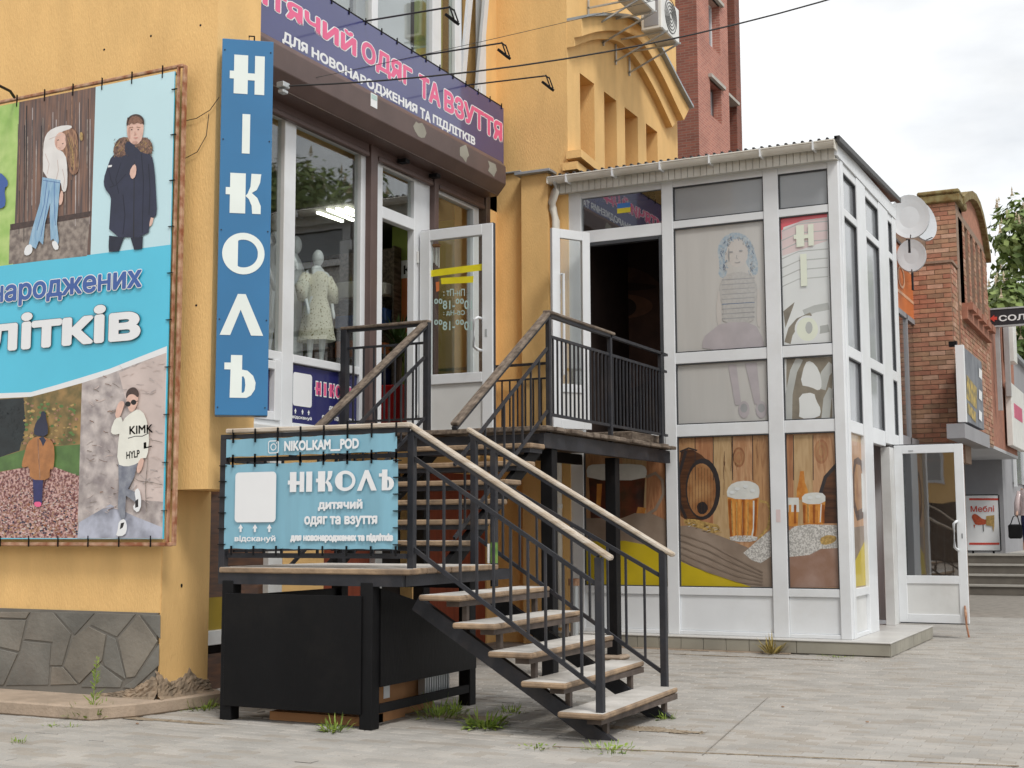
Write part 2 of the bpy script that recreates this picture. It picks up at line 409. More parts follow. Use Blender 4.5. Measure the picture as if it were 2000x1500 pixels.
M('beer_deep', (134, 72, 28), .35, .2, 9, rgb2=(160, 92, 38), coat=.3)
M('beer_dark', (44, 20, 14), .35, .3, 6, rgb2=(92, 34, 20), coat=.3)
M('foam', (206, 208, 204), .5, .05, 14, coat=.3)
M('cloth', (126, 110, 96), .5, .12, 3, rgb2=(150, 134, 120), coat=.3)
M('cloth_fold', (134, 118, 104), .5, .2, 4, coat=.3)
M('cloth_pink', (160, 134, 122), .5, .12, 4, rgb2=(140, 108, 90), coat=.3)
M('grain', (160, 158, 154), .5, .3, 70, rgb2=(206, 204, 200), f0=.45, f1=.55, detail=2, coat=.3)
M('film_yellow', (190, 168, 30), .4, .05, coat=.3)
M('film_yellow_shade', (140, 118, 20), .5, .08)  # film yellow again, with the shade it lies in put into its colour
M('wheat', (172, 142, 84), .5, .3, 40, coat=.3)
brick_mat('brick_far_shade', (134, 78, 62), (112, 64, 52), (122, 98, 86))  # tower brick with shade in its colour, for the front face and recess
brick_mat('brick_far_lit', (180, 118, 100), (164, 104, 90), (186, 152, 138))  # same brick coloured paler, as if lit, for the flank
for i, c in enumerate([(170, 120, 98), (176, 130, 106), (162, 112, 92), (170, 134, 108), (190, 154, 132), (152, 122, 100)]):
    M('brick%d' % i, c, .9, .14, 9, .4, 60)
BR = ['brick%d' % i for i in range(6)]
M('mortar', (146, 124, 108), .95, .15, 20)
for i, c in enumerate([(163, 159, 153), (158, 154, 148), (168, 163, 156), (156, 149, 140)]):
    M('paver%d' % i, c, .9, .09, 2.2, .35, 90, dirt=.35, dirt_rgb=(138, 128, 114))
PV = ['paver%d' % i for i in range(4)]
M('paver_joint', (140, 134, 126), .95, .15, 6)
M('paver_dark', (112, 104, 94), .95, .3, 9)
M('ground', (150, 142, 132), .95, .1, 1)
M('soil', (134, 118, 98), .95, .25, 20, .8, 60, rgb2=(160, 146, 126))
M('moss', (112, 88, 50), .95, .3, 10, .8, 20, rgb2=(142, 132, 92))
M('grey_wall', (150, 150, 154), .7, .06, 1.5, dirt=.15)
M('grey_panel', (186, 188, 192), .6, .05, 1.5)
M('step_riser', (110, 104, 96), .9, .1, 4)
M('step_top', (176, 172, 164), .85, .08, 4)
M('orange_sign', (214, 124, 72), .4, .08, 3, coat=.1)
M('orange_pale', (222, 178, 146), .5, .05)
M('black_sign', (36, 34, 40), .5, .2, 30)
M('yellow_print', (200, 168, 60), .5, .3, 8, rgb2=(90, 84, 60))
M('grey_print', (86, 90, 100), .5, .3, 3, rgb2=(120, 124, 132))
M('dish_grey', (186, 190, 194), .5, .04)
M('red_print', (204, 70, 56), .5, .1, 20)
M('red_sofa', (186, 84, 52), .5, .2, 20)
M('door_red', (128, 56, 30), .7, .15, 4, stretch=(1, 4, .5))
M('aluminium', (186, 190, 192), .4, .05, metal=.5)
M('cardboard', (170, 124, 84), .9, .1, 4)
M('white_plastic', (226, 226, 222), .4, .05)
M('yellow_tape', (226, 212, 40), .4, .08)
M('vinyl', (176, 202, 196), .4, .02)
M('flag_blue', (62, 120, 190), .4)
M('flag_yellow', (222, 206, 60), .4)
M('skin', (214, 176, 156), .6, .05)
M('skin_print', (222, 184, 168), .5, .08, 20, coat=.12)
M('skin_shade', (196, 154, 138), .5, .08, 20, coat=.12)
M('lip_print', (196, 124, 116), .5)
M('hair_boy', (112, 78, 62), .5, .3, 40, rgb2=(146, 108, 86), coat=.12)
M('hair_print', (176, 134, 104), .5, .3, 30, rgb2=(110, 76, 58), stretch=(3, 1, .6), coat=.12)
M('hair_dark', (70, 52, 46), .5, .3, 30, coat=.12)
M('sweater_print', (226, 224, 222), .5, .05, 8, coat=.12)
M('jeans_print', (128, 168, 200), .5, .2, 12, stretch=(3, 1, .6), rgb2=(158, 192, 216), coat=.12)
M('ink_soft', (26, 28, 44), .6)
M('coat_print', (38, 42, 66), .5, .15, 6, coat=.12)
M('fur_print', (150, 116, 96), .6, .4, 50, rgb2=(84, 62, 54), coat=.12)
M('sky_print', (196, 228, 236), .4, .03, 1, coat=.12)
M('door_print', (86, 72, 70), .5, .5, 5, stretch=(7, 1, .5), rgb2=(134, 100, 82), coat=.12)
M('straw_print', (110, 98, 92), .5, .4, 22, rgb2=(158, 146, 136), coat=.12)
M('meadow_print', (150, 190, 96), .5, .3, 6, rgb2=(186, 212, 130), coat=.12)
M('leaves_print', (112, 62, 62), .5, .3, 42, rgb2=(206, 168, 160), f0=.42, f1=.6, detail=3, coat=.12)
M('pink_leaf', (214, 176, 170), .5, .2, 30)
M('lawn_print', (86, 118, 62), .5, .2, 9, coat=.12)
M('autumn_print', (160, 128, 78), .5, .4, 9, rgb2=(94, 88, 48), coat=.12)
M('pine_print', (30, 38, 40), .5, .3, 9, coat=.12)
M('rock_print', (150, 140, 140), .5, .3, 9, rgb2=(206, 196, 192), dirt=.5, dirt_rgb=(96, 84, 80), coat=.12)
M('rock_print2', (206, 190, 184), .5, .1, 4, dirt=.4, dirt_rgb=(150, 132, 124), coat=.12)
M('floor_print', (132, 134, 146), .5, .3, 7, rgb2=(186, 190, 206), coat=.12)
M('brown_coat_print', (172, 116, 68), .5, .15, 14, coat=.12)
M('pants_print', (112, 116, 130), .5, .2, 16, rgb2=(146, 150, 160), coat=.12)
M('navy_print', (44, 46, 96), .5, .2, 16, coat=.12)
M('black_print', (26, 24, 26), .5)
M('shirt_print', (232, 232, 222), .5, .05, 8, coat=.12)
glass_mat('glass', (.93, .95, .94), 1.0, .085)
glass_mat('glass_clear', (.95, .97, .96), .9, .04)
glass_mat('glass_dark', (.42, .43, .43), 1.0, .2)

# ================================================================ SETTING: ground and pavement
g = MB().box(-400, 400, -120, 700, -.4, -.03).build('ground', 'ground', org=(0, 0, -.03)); tag(g, 'flat grey ground reaching the horizon', kind='structure')
pav = MB().box(-14, 14, 2, 28.6, -.029, -.006).build('pavement', 'paver_joint', org=(0, 0, 0)); tag(pav, 'pavement of worn grey paving blocks in running bond', kind='structure')
def paver_geo(b, x0, x1, y0, y1, z, m=0, bv=.005):
    i = len(b.v)
    b.v += [Vector(p) for p in ((x0, y0, -.006), (x1, y0, -.006), (x1, y1, -.006), (x0, y1, -.006), (x0+bv, y0+bv, z), (x1-bv, y0+bv, z), (x1-bv, y1-bv, z), (x0+bv, y1-bv, z))]
    for q in ((4, 5, 6, 7), (0, 1, 5, 4), (1, 2, 6, 5), (2, 3, 7, 6), (3, 0, 4, 7)): b.f.append(tuple(i+k for k in q)); b.m.append(m)
stuff = MB(); near = []
ANG = radians(-2.0)
nrow = 0
row = 4.6
while row < 21.5:
    off = (nrow % 2)*.1+random.uniform(-.008, .008); xx = -9.6+off; nrow += 1
    while xx < 4.0:
        cx, cy = xx+.1, row+.05
        if not (cx > -.06*cy+2.2):
            zz = max(-.0035, random.gauss(0, .0016)-.001)
            if cy > 18.5: m = random.choice((0, 1))
            else: m = random.choice((0, 0, 1, 1, 2, 2, 3))
            pv_ = Vector((cx, cy, -EYE)); dz_ = pv_.dot(AF); pu_ = 1000+F_PX*pv_.dot(AR)/dz_; pw_ = 750-F_PX*pv_.dot(AU)/dz_
            if -30 < pu_ < 2030 and pw_ < 1508 and len(near) < 300: near.append((xx, row, zz, m))
            else: paver_geo(stuff, xx+.0022, xx+.1978, row+.0022, row+.0978, zz, m)
        xx += .2
    row += .1
def rotm(o): o.rotation_euler = (0, 0, ANG)
st = stuff.build('far_paving_blocks', PV, pav, recalc=False); st['kind'] = 'stuff'
pm = []
for m in range(4):
    b = MB(); paver_geo(b, .0022, .1978, .0022, .0978, 0); me_o = b.build('paver', PV[m], pav, recalc=False); pm.append(me_o.data); bpy.data.objects.remove(me_o)
for xx, yy, zz, m in near:
    o = bpy.data.objects.new('paver', pm[m]); COL.objects.link(o); o.parent = pav; o.location = (xx, yy, zz)
MB().beam(at(1372, 1474, z=.004), at(1500, 1362, z=.004), .005, .004).build('expansion_joint', 'paver_joint', pav)
MB().beam(at(1080, 1458, z=.004), at(1990, 1496, z=.004), .008, .005).build('edging_strip', 'soil', pav)
# raised kerb slab at the foot of the yellow building
k = MB().prism([(-13, 7.28, 0), (-7.02, 7.34, 0), (-6.86, 7.62, 0), (-6.72, 8.45, 0), (-6.9, 8.6, 0), (-13, 8.6, 0)], (0, 0, .1)).build('kerb_slab', 'concrete', bevel=.012)
tag(k, 'low worn concrete slab along the foot of the yellow wall', kind='structure')

# ================================================================ YELLOW BUILDING
YB = thing('yellow_building', (-7.45, 11.2, 0), 'yellow stucco building with curved gable, shop window and stone plinth', 'building')
wall = MB()
wall.box(-16, -6.89, 7.9, 8.46, .735, 1.66)                 # ground storey corner
wall.box(-16, -6.46, 7.9, 8.44, 1.66, 12)                   # first floor, overhanging
wall.build('wall', 'stucco', YB)
part('lower_wall', 'stucco', YB, (-6.9, -6.885, 7.905, 8.46, .1, 1.655), (-16, -6.9, 7.94, 8.46, .1, .735))
# crumbled base at the corner
random.seed(3); b = MB()
def rough(o_, u_, n_, W_, top, nu=26, nv=9):
    """broken render: a displaced sheet with a ragged upper edge"""
    base = len(b.v)
    for a in range(nu+1):
        h = top(a/nu)*random.uniform(.88, 1.08)
        for c in range(nv+1):
            t = c/nv; bulge = (.04*(1-t)**.8+random.uniform(-.008, .009)) if 0 < c < nv else (.06 if c == 0 else -.01)
            b.v.append(o_+u_*(W_*a/nu)+Z_*(h*t)+n_*bulge)
    for a in range(nu):
        for c in range(nv): k_ = base+a*(nv+1)+c; b.f.append((k_, k_+nv+1, k_+nv+2, k_+1)); b.m.append(0)
Z_ = Vector((0, 0, 1))
rough(Vector((-7.5, 7.89, .1)), Vector((1, 0, 0)), Vector((0, -1, 0)), .63, lambda t: .015+.2*t*t)
rough(Vector((-6.885, 7.86, .1)), Vector((0, 1, 0)), Vector((1, 0, 0)), .62, lambda t: .24-.1*abs(sin(t*5))-.05*t)
rb = b.build('crumbled_base', 'rubble', YB, recalc=False)
# irregular stone cladding on the plinth (each slab traced on the wall face, joints recessed)
part('plinth', 'stone_joint', YB, (-16, -6.905, 7.886, 7.94, .1, .735))
STN = [[(-90, 1194), (-10, 1195), (-40, 1290), (-90, 1330)], [(-6, 1195), (60, 1195), (52, 1208), (0, 1206)], [(0, 1210), (52, 1211), (38, 1272), (-22, 1258), (-14, 1236)],
       [(62, 1196), (104, 1196), (140, 1238), (122, 1300), (98, 1300), (104, 1254), (48, 1248), (56, 1212)], [(108, 1196), (186, 1197), (147, 1240)], [(190, 1198), (266, 1199), (229, 1244), (177, 1220)],
       [(-24, 1262), (36, 1276), (8, 1338), (-60, 1338)], [(46, 1252), (100, 1257), (95, 1338), (12, 1339), (40, 1276)], [(124, 1303), (102, 1302), (99, 1338), (152, 1336)], [(144, 1244), (174, 1223), (208, 1240), (200, 1290), (156, 1335), (126, 1301)],
       [(211, 1240), (227, 1248), (246, 1326), (206, 1300), (203, 1290)], [(160, 1337), (197, 1297), (240, 1330), (236, 1343), (160, 1342)], [(231, 1247), (272, 1200), (309, 1252), (264, 1322), (248, 1324)], [(276, 1200), (314, 1201), (314, 1248)],
       [(312, 1257), (311, 1300), (262, 1345), (240, 1343), (266, 1325)]]
for s in STN:
    c = (sum(p[0] for p in s)/len(s), sum(p[1] for p in s)/len(s))
    q = [(c[0]+(p[0]-c[0])*.994, c[1]+(p[1]-c[1])*.994) for p in s]
    dy = random.uniform(.002, .007)
    b = MB().prism([at(u, v, y=7.886) for u, v in q], (0, -dy-.004, 0)); b.build('stone', random.choice(('stone', 'stone_a', 'stone_b')), YB, bevel=.003)
for (hx, hz) in ((-6.63, 5.28), (-7.13, 5.28), (-7.62, 5.25), (-7.32, 4.98), (-6.61, 3.06)): MB().ball((hx, 7.9, hz), (.011, .004, .011), n=6).build('wall_hole', 'steel_black', YB)
MB().ball((-6.884, 8.13, .93), (.004, .012, .02), n=6).build('wall_hole', 'steel_black', YB)
# wall behind the shop: pieces round the openings, plane x=-7.45
XS = -7.45
w = MB()
w.box(-7.75, XS, 8.44, 14.6, 5.32, 6.55); w.box(-7.75, XS, 14.24, 14.6, 2.3, 12); w.box(-7.75, XS, 14.04, 14.24, 2.3, 6.55)
w.box(-7.75, XS, 8.44, 14.6, 2.0, 2.3)
w.box(-7.75, XS, 10.2, 10.87, 0, 2.0); w.box(-7.75, XS, 12.55, 12.75, 0, 2); w.box(-7.75, XS, 14.3, 14.6, 0, 2)
w.build('shop_wall', 'stucco', YB)
w = MB(); w.box(-7.75, -6.47, 14.6, 14.75, 0, 4.6); w.box(-7.75, -7.0, 14.6, 14.75, 4.6, 12)
w.build('recess_wall', 'stucco', YB)
part('pilaster', 'stucco', YB, (-7.04, -6.68, 14.46, 14.6, 0, 5.7))
part('ledge', 'cap_grey', YB, (-7.1, -6.62, 14.38, 14.6, 5.7, 5.735), (-7.45, -7.1, 14.56, 14.6, 5.79, 5.81), bevel=.004)
# gable wing, plane x=-6.47, with four tall niches
GX = -6.47
def gy(u, v=200): return at(u, v, x=GX).y
ns = [(gy(1133), gy(1161)), (gy(1180), gy(1204)), (gy(1220), gy(1245)), (gy(1261), gy(1283))]
GE = gy(1322, 200)
w = MB(); prev = 14.6
for a, bq in ns+[(GE, None)]:
    w.box(-7.0, GX, prev, a, 5.0, 7.1); prev = bq
w.box(-7.0, GX, 14.6, GE, 7.1, 12.0); w.box(-7.0, GX, 14.6, GE, 4.6, 5.0)
w.build('gable_wall', 'stucco', YB)
for a, bq in ns:
    part('niche_back', 'stucco', YB, (-7.05, -6.9, a, bq, 5, 7.1))
cap = [(1107, 41), (1122, 38), (1142, 37), (1165, 37), (1190, 39), (1206, 42), (1222, 54), (1238, 70), (1254, 92), (1270, 120), (1290, 158), (1306, 188), (1322, 216)]
b1 = [(1107, 76), (1122, 71), (1142, 66), (1165, 64), (1188, 65), (1203, 69), (1220, 80), (1236, 97), (1252, 122), (1268, 150), (1284, 182), (1298, 212), (1311, 238)]
b2 = [(1107, 93), (1122, 87), (1142, 80), (1165, 78), (1186, 80), (1200, 86), (1216, 100), (1230, 116), (1246, 140), (1262, 168), (1276, 196), (1290, 226), (1301, 250)]
def osm(p):
    for _ in range(2):
        q = [p[0]]
        for a_, c_ in zip(p, p[1:]): q += [(a_[0]*.75+c_[0]*.25, a_[1]*.75+c_[1]*.25), (a_[0]*.25+c_[0]*.75, a_[1]*.25+c_[1]*.75)]
        p = q+[p[-1]]
    return p
cap, b1, b2 = osm(cap), osm(b1), osm(b2)
def band(o, i, x1, name, mat):
    O = [at(u, v, x=GX) for u, v in o]; I = [at(u, v, x=GX) for u, v in i]; b = MB()
    for k in range(len(O)-1):
        b.hexa([(GX-.02, I[k].y, I[k].z), (x1, I[k].y, I[k].z), (x1, I[k+1].y, I[k+1].z), (GX-.02, I[k+1].y, I[k+1].z),
                (GX-.02, O[k].y, O[k].z), (x1, O[k].y, O[k].z), (x1, O[k+1].y, O[k+1].z), (GX-.02, O[k+1].y, O[k+1].z)])
    return b.build(name, mat, YB)
band(cap, b1, GX+.2, 'gable_cornice', 'stucco'); band(b1, b2, GX+.1, 'gable_moulding', 'stucco')
up = [(u, v-5) for u, v in cap]
band(up, cap, GX+.27, 'gable_flashing', 'cap_grey')
b = MB()
for (u, v, z1) in ((1104, 302, .2), (1094, 318, .1)):
    p = at(u, v, x=GX); b.beam((GX+z1/2, 14.55, p.z), (GX+z1/2, 15.15, p.z-.05), .2, .1)
b.build('moulding_stub', 'stucco', YB)
# ---- shop window, door and frames
def frame(bxs, name='window_frame', mat='pvc', par=YB): return part(name, mat, par, *bxs, bevel=.006)
FX0, FX1 = -7.5, -7.41
fr = frame([(FX0, FX1, 8.44, 9.3, 2.3, 5.3), (FX0, FX1, 10.09, 10.27, 2.3, 5.3), (FX0, FX1, 11.42, 11.66, 2.3, 5.3), (FX0, FX1, 9.3, 10.09, 2.93, 3.01), (FX0, FX1, 10.27, 11.42, 2.93, 3.01),
            (FX0, FX1, 9.3, 10.09, 2.3, 2.36), (FX0, FX1, 10.27, 11.42, 2.3, 2.36), (FX0, FX1, 9.3, 11.42, 5.25, 5.33),
            (FX0, FX1+.02, 9.96, 10.06, 2.36, 2.93), (FX0, FX1+.02, 9.3, 9.96, 2.83, 2.91), (FX0, FX1+.02, 9.3, 9.96, 2.36, 2.44)])
part('pane', 'glass', fr, (-7.462, -7.456, 9.3, 10.09, 3.01, 5.25), (-7.462, -7.456, 10.27, 11.42, 3.01, 5.25))
part('window_sill', 'pvc_old', YB, (-7.45, -7.3, 9.2, 11.6, 2.24, 2.3), bevel=.006)
fr2 = frame([(FX0, FX1, 11.66, 11.84, 2.3, 5.3), (FX0, FX1, 12.5, 12.9, 2.3, 5.3), (FX0, FX1, 11.84, 12.5, 4.66, 4.79), (FX0, FX1, 13.9, 14.04, 2.3, 5.3), (FX0, FX1, 12.9, 13.9, 5.2, 5.3),
             (FX0, FX1, 11.84, 12.5, 5.22, 5.3), (FX0, FX1, 12.9, 13.9, 2.3, 2.42)], 'door_frame')
part('pane', 'glass', fr2, (-7.462, -7.456, 11.84, 12.5, 4.79, 5.22), (-7.462, -7.456, 12.9, 13.9, 2.42, 5.2))
part('shutter_guide', 'brown_metal', YB, (-7.42, -7.34, 11.5, 11.63, 2.3, 5.5), bevel=.005)
part('shutter_guide', 'brown_metal', YB, (-7.42, -7.34, 12.84, 12.93, 2.3, 5.5), bevel=.005)
part('shutter_guide', 'brown_dirty', YB, (-7.45, -7.34, 14.1, 14.21, 2.3, 5.5), bevel=.005)
for a, c in ((9.0, 11.49), (11.64, 12.83), (12.94, 14.09)):
    part('rolled_shutter', 'brown_metal', YB, (-7.43, -7.36, a, c, 5.27, 5.62), (-7.4, -7.34, a+.02, c-.02, 5.23, 5.28), bevel=.008)
for yy in (12.02, 12.7):
    part('shutter_stop', 'steel_black', YB, (-7.34, -7.24, yy, yy+.09, 5.3, 5.34))
sb = MB().prism([(-7.45, 9.0, 5.8), (-7.12, 9.0, 5.8), (-7.05, 9.0, 5.72), (-7.05, 9.0, 5.5), (-7.16, 9.0, 5.37), (-7.45, 9.0, 5.37)], (0, 5.06, 0)).build('shutter_box', 'brown_metal', YB, bevel=.006)
part('dirt_strip', 'brown_dirty', sb, (-7.15, -7.135, 9.2, 14.02, 5.366, 5.374))
for yy, n in ((11.9, 1), (12.9, 1), (13.6, 1)):
    b = MB(); random.seed(int(yy*10))
    b.face([(-7.048, yy+.12*cos(t)*random.uniform(.6, 1.2)+.1, 5.62+.1*sin(t)*random.uniform(.6, 1.2)) for t in [k*pi/5 for k in range(10)]])
    b.build('peeled_patch', 'tile_edge', sb, recalc=False)
part('sticker', 'print_white', sb, (-7.05, -7.046, 11.02, 11.14, 5.6, 5.74))
part('sticker', 'vinyl', sb, (-7.046, -7.044, 11.03, 11.13, 5.68, 5.73))
# open shop door leaf, hinged at (-7.41, 12.6)
DR = thing('shop_door', (-7.38, 12.6, 2.32), 'white glazed shop door standing open under the brown shutter box', 'door')
d0, d1 = -7.38, -6.47
ld = MB()
for bx in ((d0, d0+.13, 12.57, 12.64, 2.34, 4.66), (d1-.13, d1, 12.57, 12.64, 2.34, 4.66), (d0+.13, d1-.13, 12.57, 12.64, 4.54, 4.66), (d0+.13, d1-.13, 12.57, 12.64, 2.93, 3.04), (d0+.13, d1-.13, 12.57, 12.64, 2.34, 2.42)): ld.box(*bx)
lf = ld.build('leaf_frame', 'pvc', DR, bevel=.005)
part('seal', 'gasket', DR, (d1, d1+.012, 12.59, 12.62, 2.34, 4.66), (d0, d1, 12.59, 12.62, 4.66, 4.668))
part('lower_panel', 'pvc_old', DR, (d0+.13, d1-.13, 12.595, 12.62, 2.42, 2.93))
part('pane', 'glass_clear', DR, (d0+.13, d1-.13, 12.602, 12.608, 3.04, 4.54))
b = MB().tube([(d1-.14, 12.57, 3.62), (d1-.14, 12.49, 3.62), (d1-.17, 12.46, 3.59), (d1-.17, 12.46, 3.3), (d1-.14, 12.49, 3.27), (d1-.14, 12.57, 3.27)], .018, 8); b.build('handle', 'pvc', DR, smooth=True)
part('keyhole', 'aluminium', DR, (d1-.09, d1-.065, 12.563, 12.57, 3.42, 3.5), bevel=.002)
for zz in (2.6, 3.5, 4.3): MB().tube([(d0-.02, 12.56, zz), (d0-.02, 12.56, zz+.13)], .014, 8).build('hinge', 'pvc_old', DR)
def tq(u0, v0, u1, v1, **k):            # quad for text from pixel corners bottom-left, top-right on a plane
    return (at(u0, v0, **k), at(u1, v0, **k), at(u0, v1, **k))
GY = 12.598
for body, (u0, v0, u1, v1) in (('Пн-Пт :', (866, 578, 908, 564)), ('10⁰⁰-18⁰⁰', (848, 604, 922, 583)), ('Сб-Нд :', (866, 617, 908, 606)), ('10⁰⁰-18⁰⁰', (848, 645, 922, 624))):
    q = (at(u1, v0, y=GY), at(u0, v0, y=GY), at(u1, v1, y=GY)); text(body, 'lettering', 'vinyl', DR, q, .018)
pr = Print(y=GY)
pr.add([(840, 528), (942, 515), (942, 528), (840, 541)], 'yellow_tape'); pr.add([(861, 543), (925, 539), (924, 552), (862, 555)], 'yellow_tape'); pr.add([(851, 551), (858, 550), (858, 568), (852, 570)], 'orange_sign')
pr.build('tape', DR)
WC = thing('wind_chime', at(852, 475, y=12.5), 'small wind chime with white tubes hanging inside the open shop door', 'wind chime')
p = at(852, 478, y=12.66); b = MB().tube([p, p-Vector((0, 0, .02))], .05, 10); b.build('top_disc', 'cardboard', WC)
for i in range(4):
    b = MB().tube([p+Vector((-.03+.02*i, .01*(i % 2), -.03)), p+Vector((-.03+.02*i, .01*(i % 2), -.2-.02*i))], .006, 6); b.build('chime_tube', 'white_plastic', WC)
# upper floor window
part('upper_frame', 'pvc', YB, (FX0, FX1, 10.0, 14.24, 6.5, 6.62), (FX0, FX1, 12.9, 13.1, 6.62, 9.5), (FX0, FX1, 13.44, 13.6, 6.62, 9.5), (FX0, FX1, 14.12, 14.24, 6.62, 9.5), (FX0, FX1, 11.6, 11.72, 6.62, 9.5), (FX0, FX1, 10.0, 14.24, 9.4, 9.5), bevel=.006)
part('upper_pane', 'glass', YB, (-7.462, -7.456, 9.0, 13.44, 6.62, 9.4))
part('curtain', 'grey_panel', YB, (-7.75, -7.7, 9.0, 11.6, 6.6, 9.5), (-7.72, -7.68, 11.7, 12.85, 6.6, 9.5))
part('curtain', 'green_wall', YB, (-7.66, -7.62, 12.9, 13.5, 6.6, 9.5), label='olive green curtain')
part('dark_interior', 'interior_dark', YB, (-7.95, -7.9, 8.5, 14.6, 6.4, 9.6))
sh = MB(); sh.hexa([(-7.47, 13.62, 6.64), (-7.43, 13.62, 6.64), (-7.43, 13.72, 6.64), (-7.47, 13.72, 6.64), (-7.2, 13.62, 9.4), (-7.16, 13.62, 9.4), (-7.16, 13.72, 9.4), (-7.2, 13.72, 9.4)])
sh.hexa([(-7.47, 14.02, 6.64), (-7.43, 14.02, 6.64), (-7.43, 14.12, 6.64), (-7.47, 14.12, 6.64), (-7.2, 14.02, 9.4), (-7.16, 14.02, 9.4), (-7.16, 14.12, 9.4), (-7.2, 14.12, 9.4)])
sh.build('tilted_sash', 'pvc', YB, label='white window sash tilted open')
# ground storey under the platform
part('basement_frame', 'pvc_old', YB, (-7.5, -7.4, 9.92, 10.13, 0, 2.0), (-7.5, -7.4, 8.44, 9.92, .38, .5), (-7.5, -7.4, 11.73, 11.86, 0, 2.0), bevel=.004)
part('basement_print', 'barrel', YB, (-7.5, -7.46, 8.44, 9.92, .78, 2.0), (-7.5, -7.46, 8.44, 9.92, 0, .3), label='dark brown beer print in the basement window')
part('basement_print', 'film_yellow_shade', YB, (-7.5, -7.462, 8.44, 9.92, .5, .78), label='yellow lower band of the basement window print')
part('basement_door', 'door_red', YB, (-7.52, -7.47, 10.87, 11.73, 0, 2), (-7.52, -7.47, 12.75, 14.3, 0, 2.0), label='rust brown ground floor doors behind the stairs')
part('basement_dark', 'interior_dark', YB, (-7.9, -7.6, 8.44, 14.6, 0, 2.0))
# shop interior
part('interior_wall', 'green_wall', YB, (-12.2, -12.1, 8.5, 16.5, 2.3, 5.6), (-12.2, -7.6, 16.4, 16.5, 2.3, 5.6), (-12.2, -7.8, 8.5, 8.6, 2.3, 5.6))
part('interior_wall', 'green_wall', YB, (at(765, 600, y=15).x, -7.6, 15, 16.4, 2.3, 5.6))
part('interior_ceiling', 'ceiling_grey', YB, (-12.2, -7.6, 8.5, 16.5, 5.4, 5.5))
part('interior_floor', 'wood_old', YB, (-12.2, -7.52, 8.5, 16.5, 2.22, 2.3))
part('display_floor', 'pvc_old', YB, (-8.3, -7.52, 9.0, 11.55, 2.36, 3.02))
for i, (u0, v0, u1, v1) in enumerate(((620, 415, 669, 432), (640, 409, 690, 430), (658, 407, 693, 421), (676, 406, 696, 414))):
    L = MB().beam(at(u0, v0, z=5.36), at(u1, v1, z=5.36), .035, .03).build('ceiling_lamp', 'lamp')
    tag(L, ['first', 'second', 'third', 'fourth'][i]+' lit strip lamp from the left on the shop ceiling', 'lamp', 'strip lamps on the shop ceiling')
sx = at(764, 600, y=14.8).x
SHF = thing('clothes_shelf', (sx-.6, 14.8, 2.3), 'shelves of folded clothes seen through the open shop doorway', 'shelf')
part('side_board', 'wood_old', SHF, (sx, sx+.03, 14.82, 15.0, 2.3, 5.1), (sx-1.4, sx, 14.95, 15.0, 2.3, 5.1))
for i, (zz, mm) in enumerate(((2.8, 'ink_blue'), (3.2, 'navy_print'), (3.6, 'orange_sign'), (4.0, 'ink_blue'), (4.4, 'sweater_print'))):
    part('shelf_board', 'wood_old', SHF, (sx-1.4, sx, 14.7, 14.95, zz, zz+.03))
    for j in range(3): part('folded_clothes', mm if j < 2 else 'fur_print', SHF, (sx-.42-j*.42, sx-.04-j*.42, 14.72, 14.92, zz+.03, zz+.2+.06*((i+j) % 2)), bevel=.02)
q = at(784, 541, y=14.98)
PST = thing('wall_poster', q, 'white and orange notice on the green wall inside the doorway', 'poster')
part('sheet', 'orange_sign', PST, (q.x, q.x+.5, 14.985, 14.995, q.z-.75, q.z)); part('header', 'print_white', PST, (q.x, q.x+.5, 14.975, 14.985, q.z-.02, q.z+.22))
text('КУ', 'lettering', 'black_print', PST, ((q.x+.04, 14.97, q.z+.03), (q.x+.26, 14.97, q.z+.03), (q.x+.04, 14.97, q.z+.15)), .03)
# ---- mannequins
def skin(name, mat, parent, chain, edges, sub=2, root=0):
    o_ = ORG[parent.name]; me = bpy.data.meshes.new(name); me.from_pydata([Vector(c[0])-o_ for c in chain], edges, [])
    me.materials.append(MATS[mat]); ob = bpy.data.objects.new(name, me); COL.objects.link(ob); ob.parent = parent; ORG[ob.name] = o_
    md = ob.modifiers.new('skin', 'SKIN')
    sv = me.skin_vertices[0].data if me.skin_vertices else None
    if sv is None:
        bm = bmesh.new(); bm.from_mesh(me); bm.verts.layers.skin.verify(); bm.to_mesh(me); bm.free(); sv = me.skin_vertices[0].data
    for i, c in enumerate(chain):
        r = c[1]; sv[i].radius = r if isinstance(r, tuple) else (r, r); sv[i].use_root = (i == root)
    md.use_smooth_shade = True
    sm = ob.modifiers.new('sub', 'SUBSURF'); sm.levels = sub; sm.render_levels = sub
    return ob
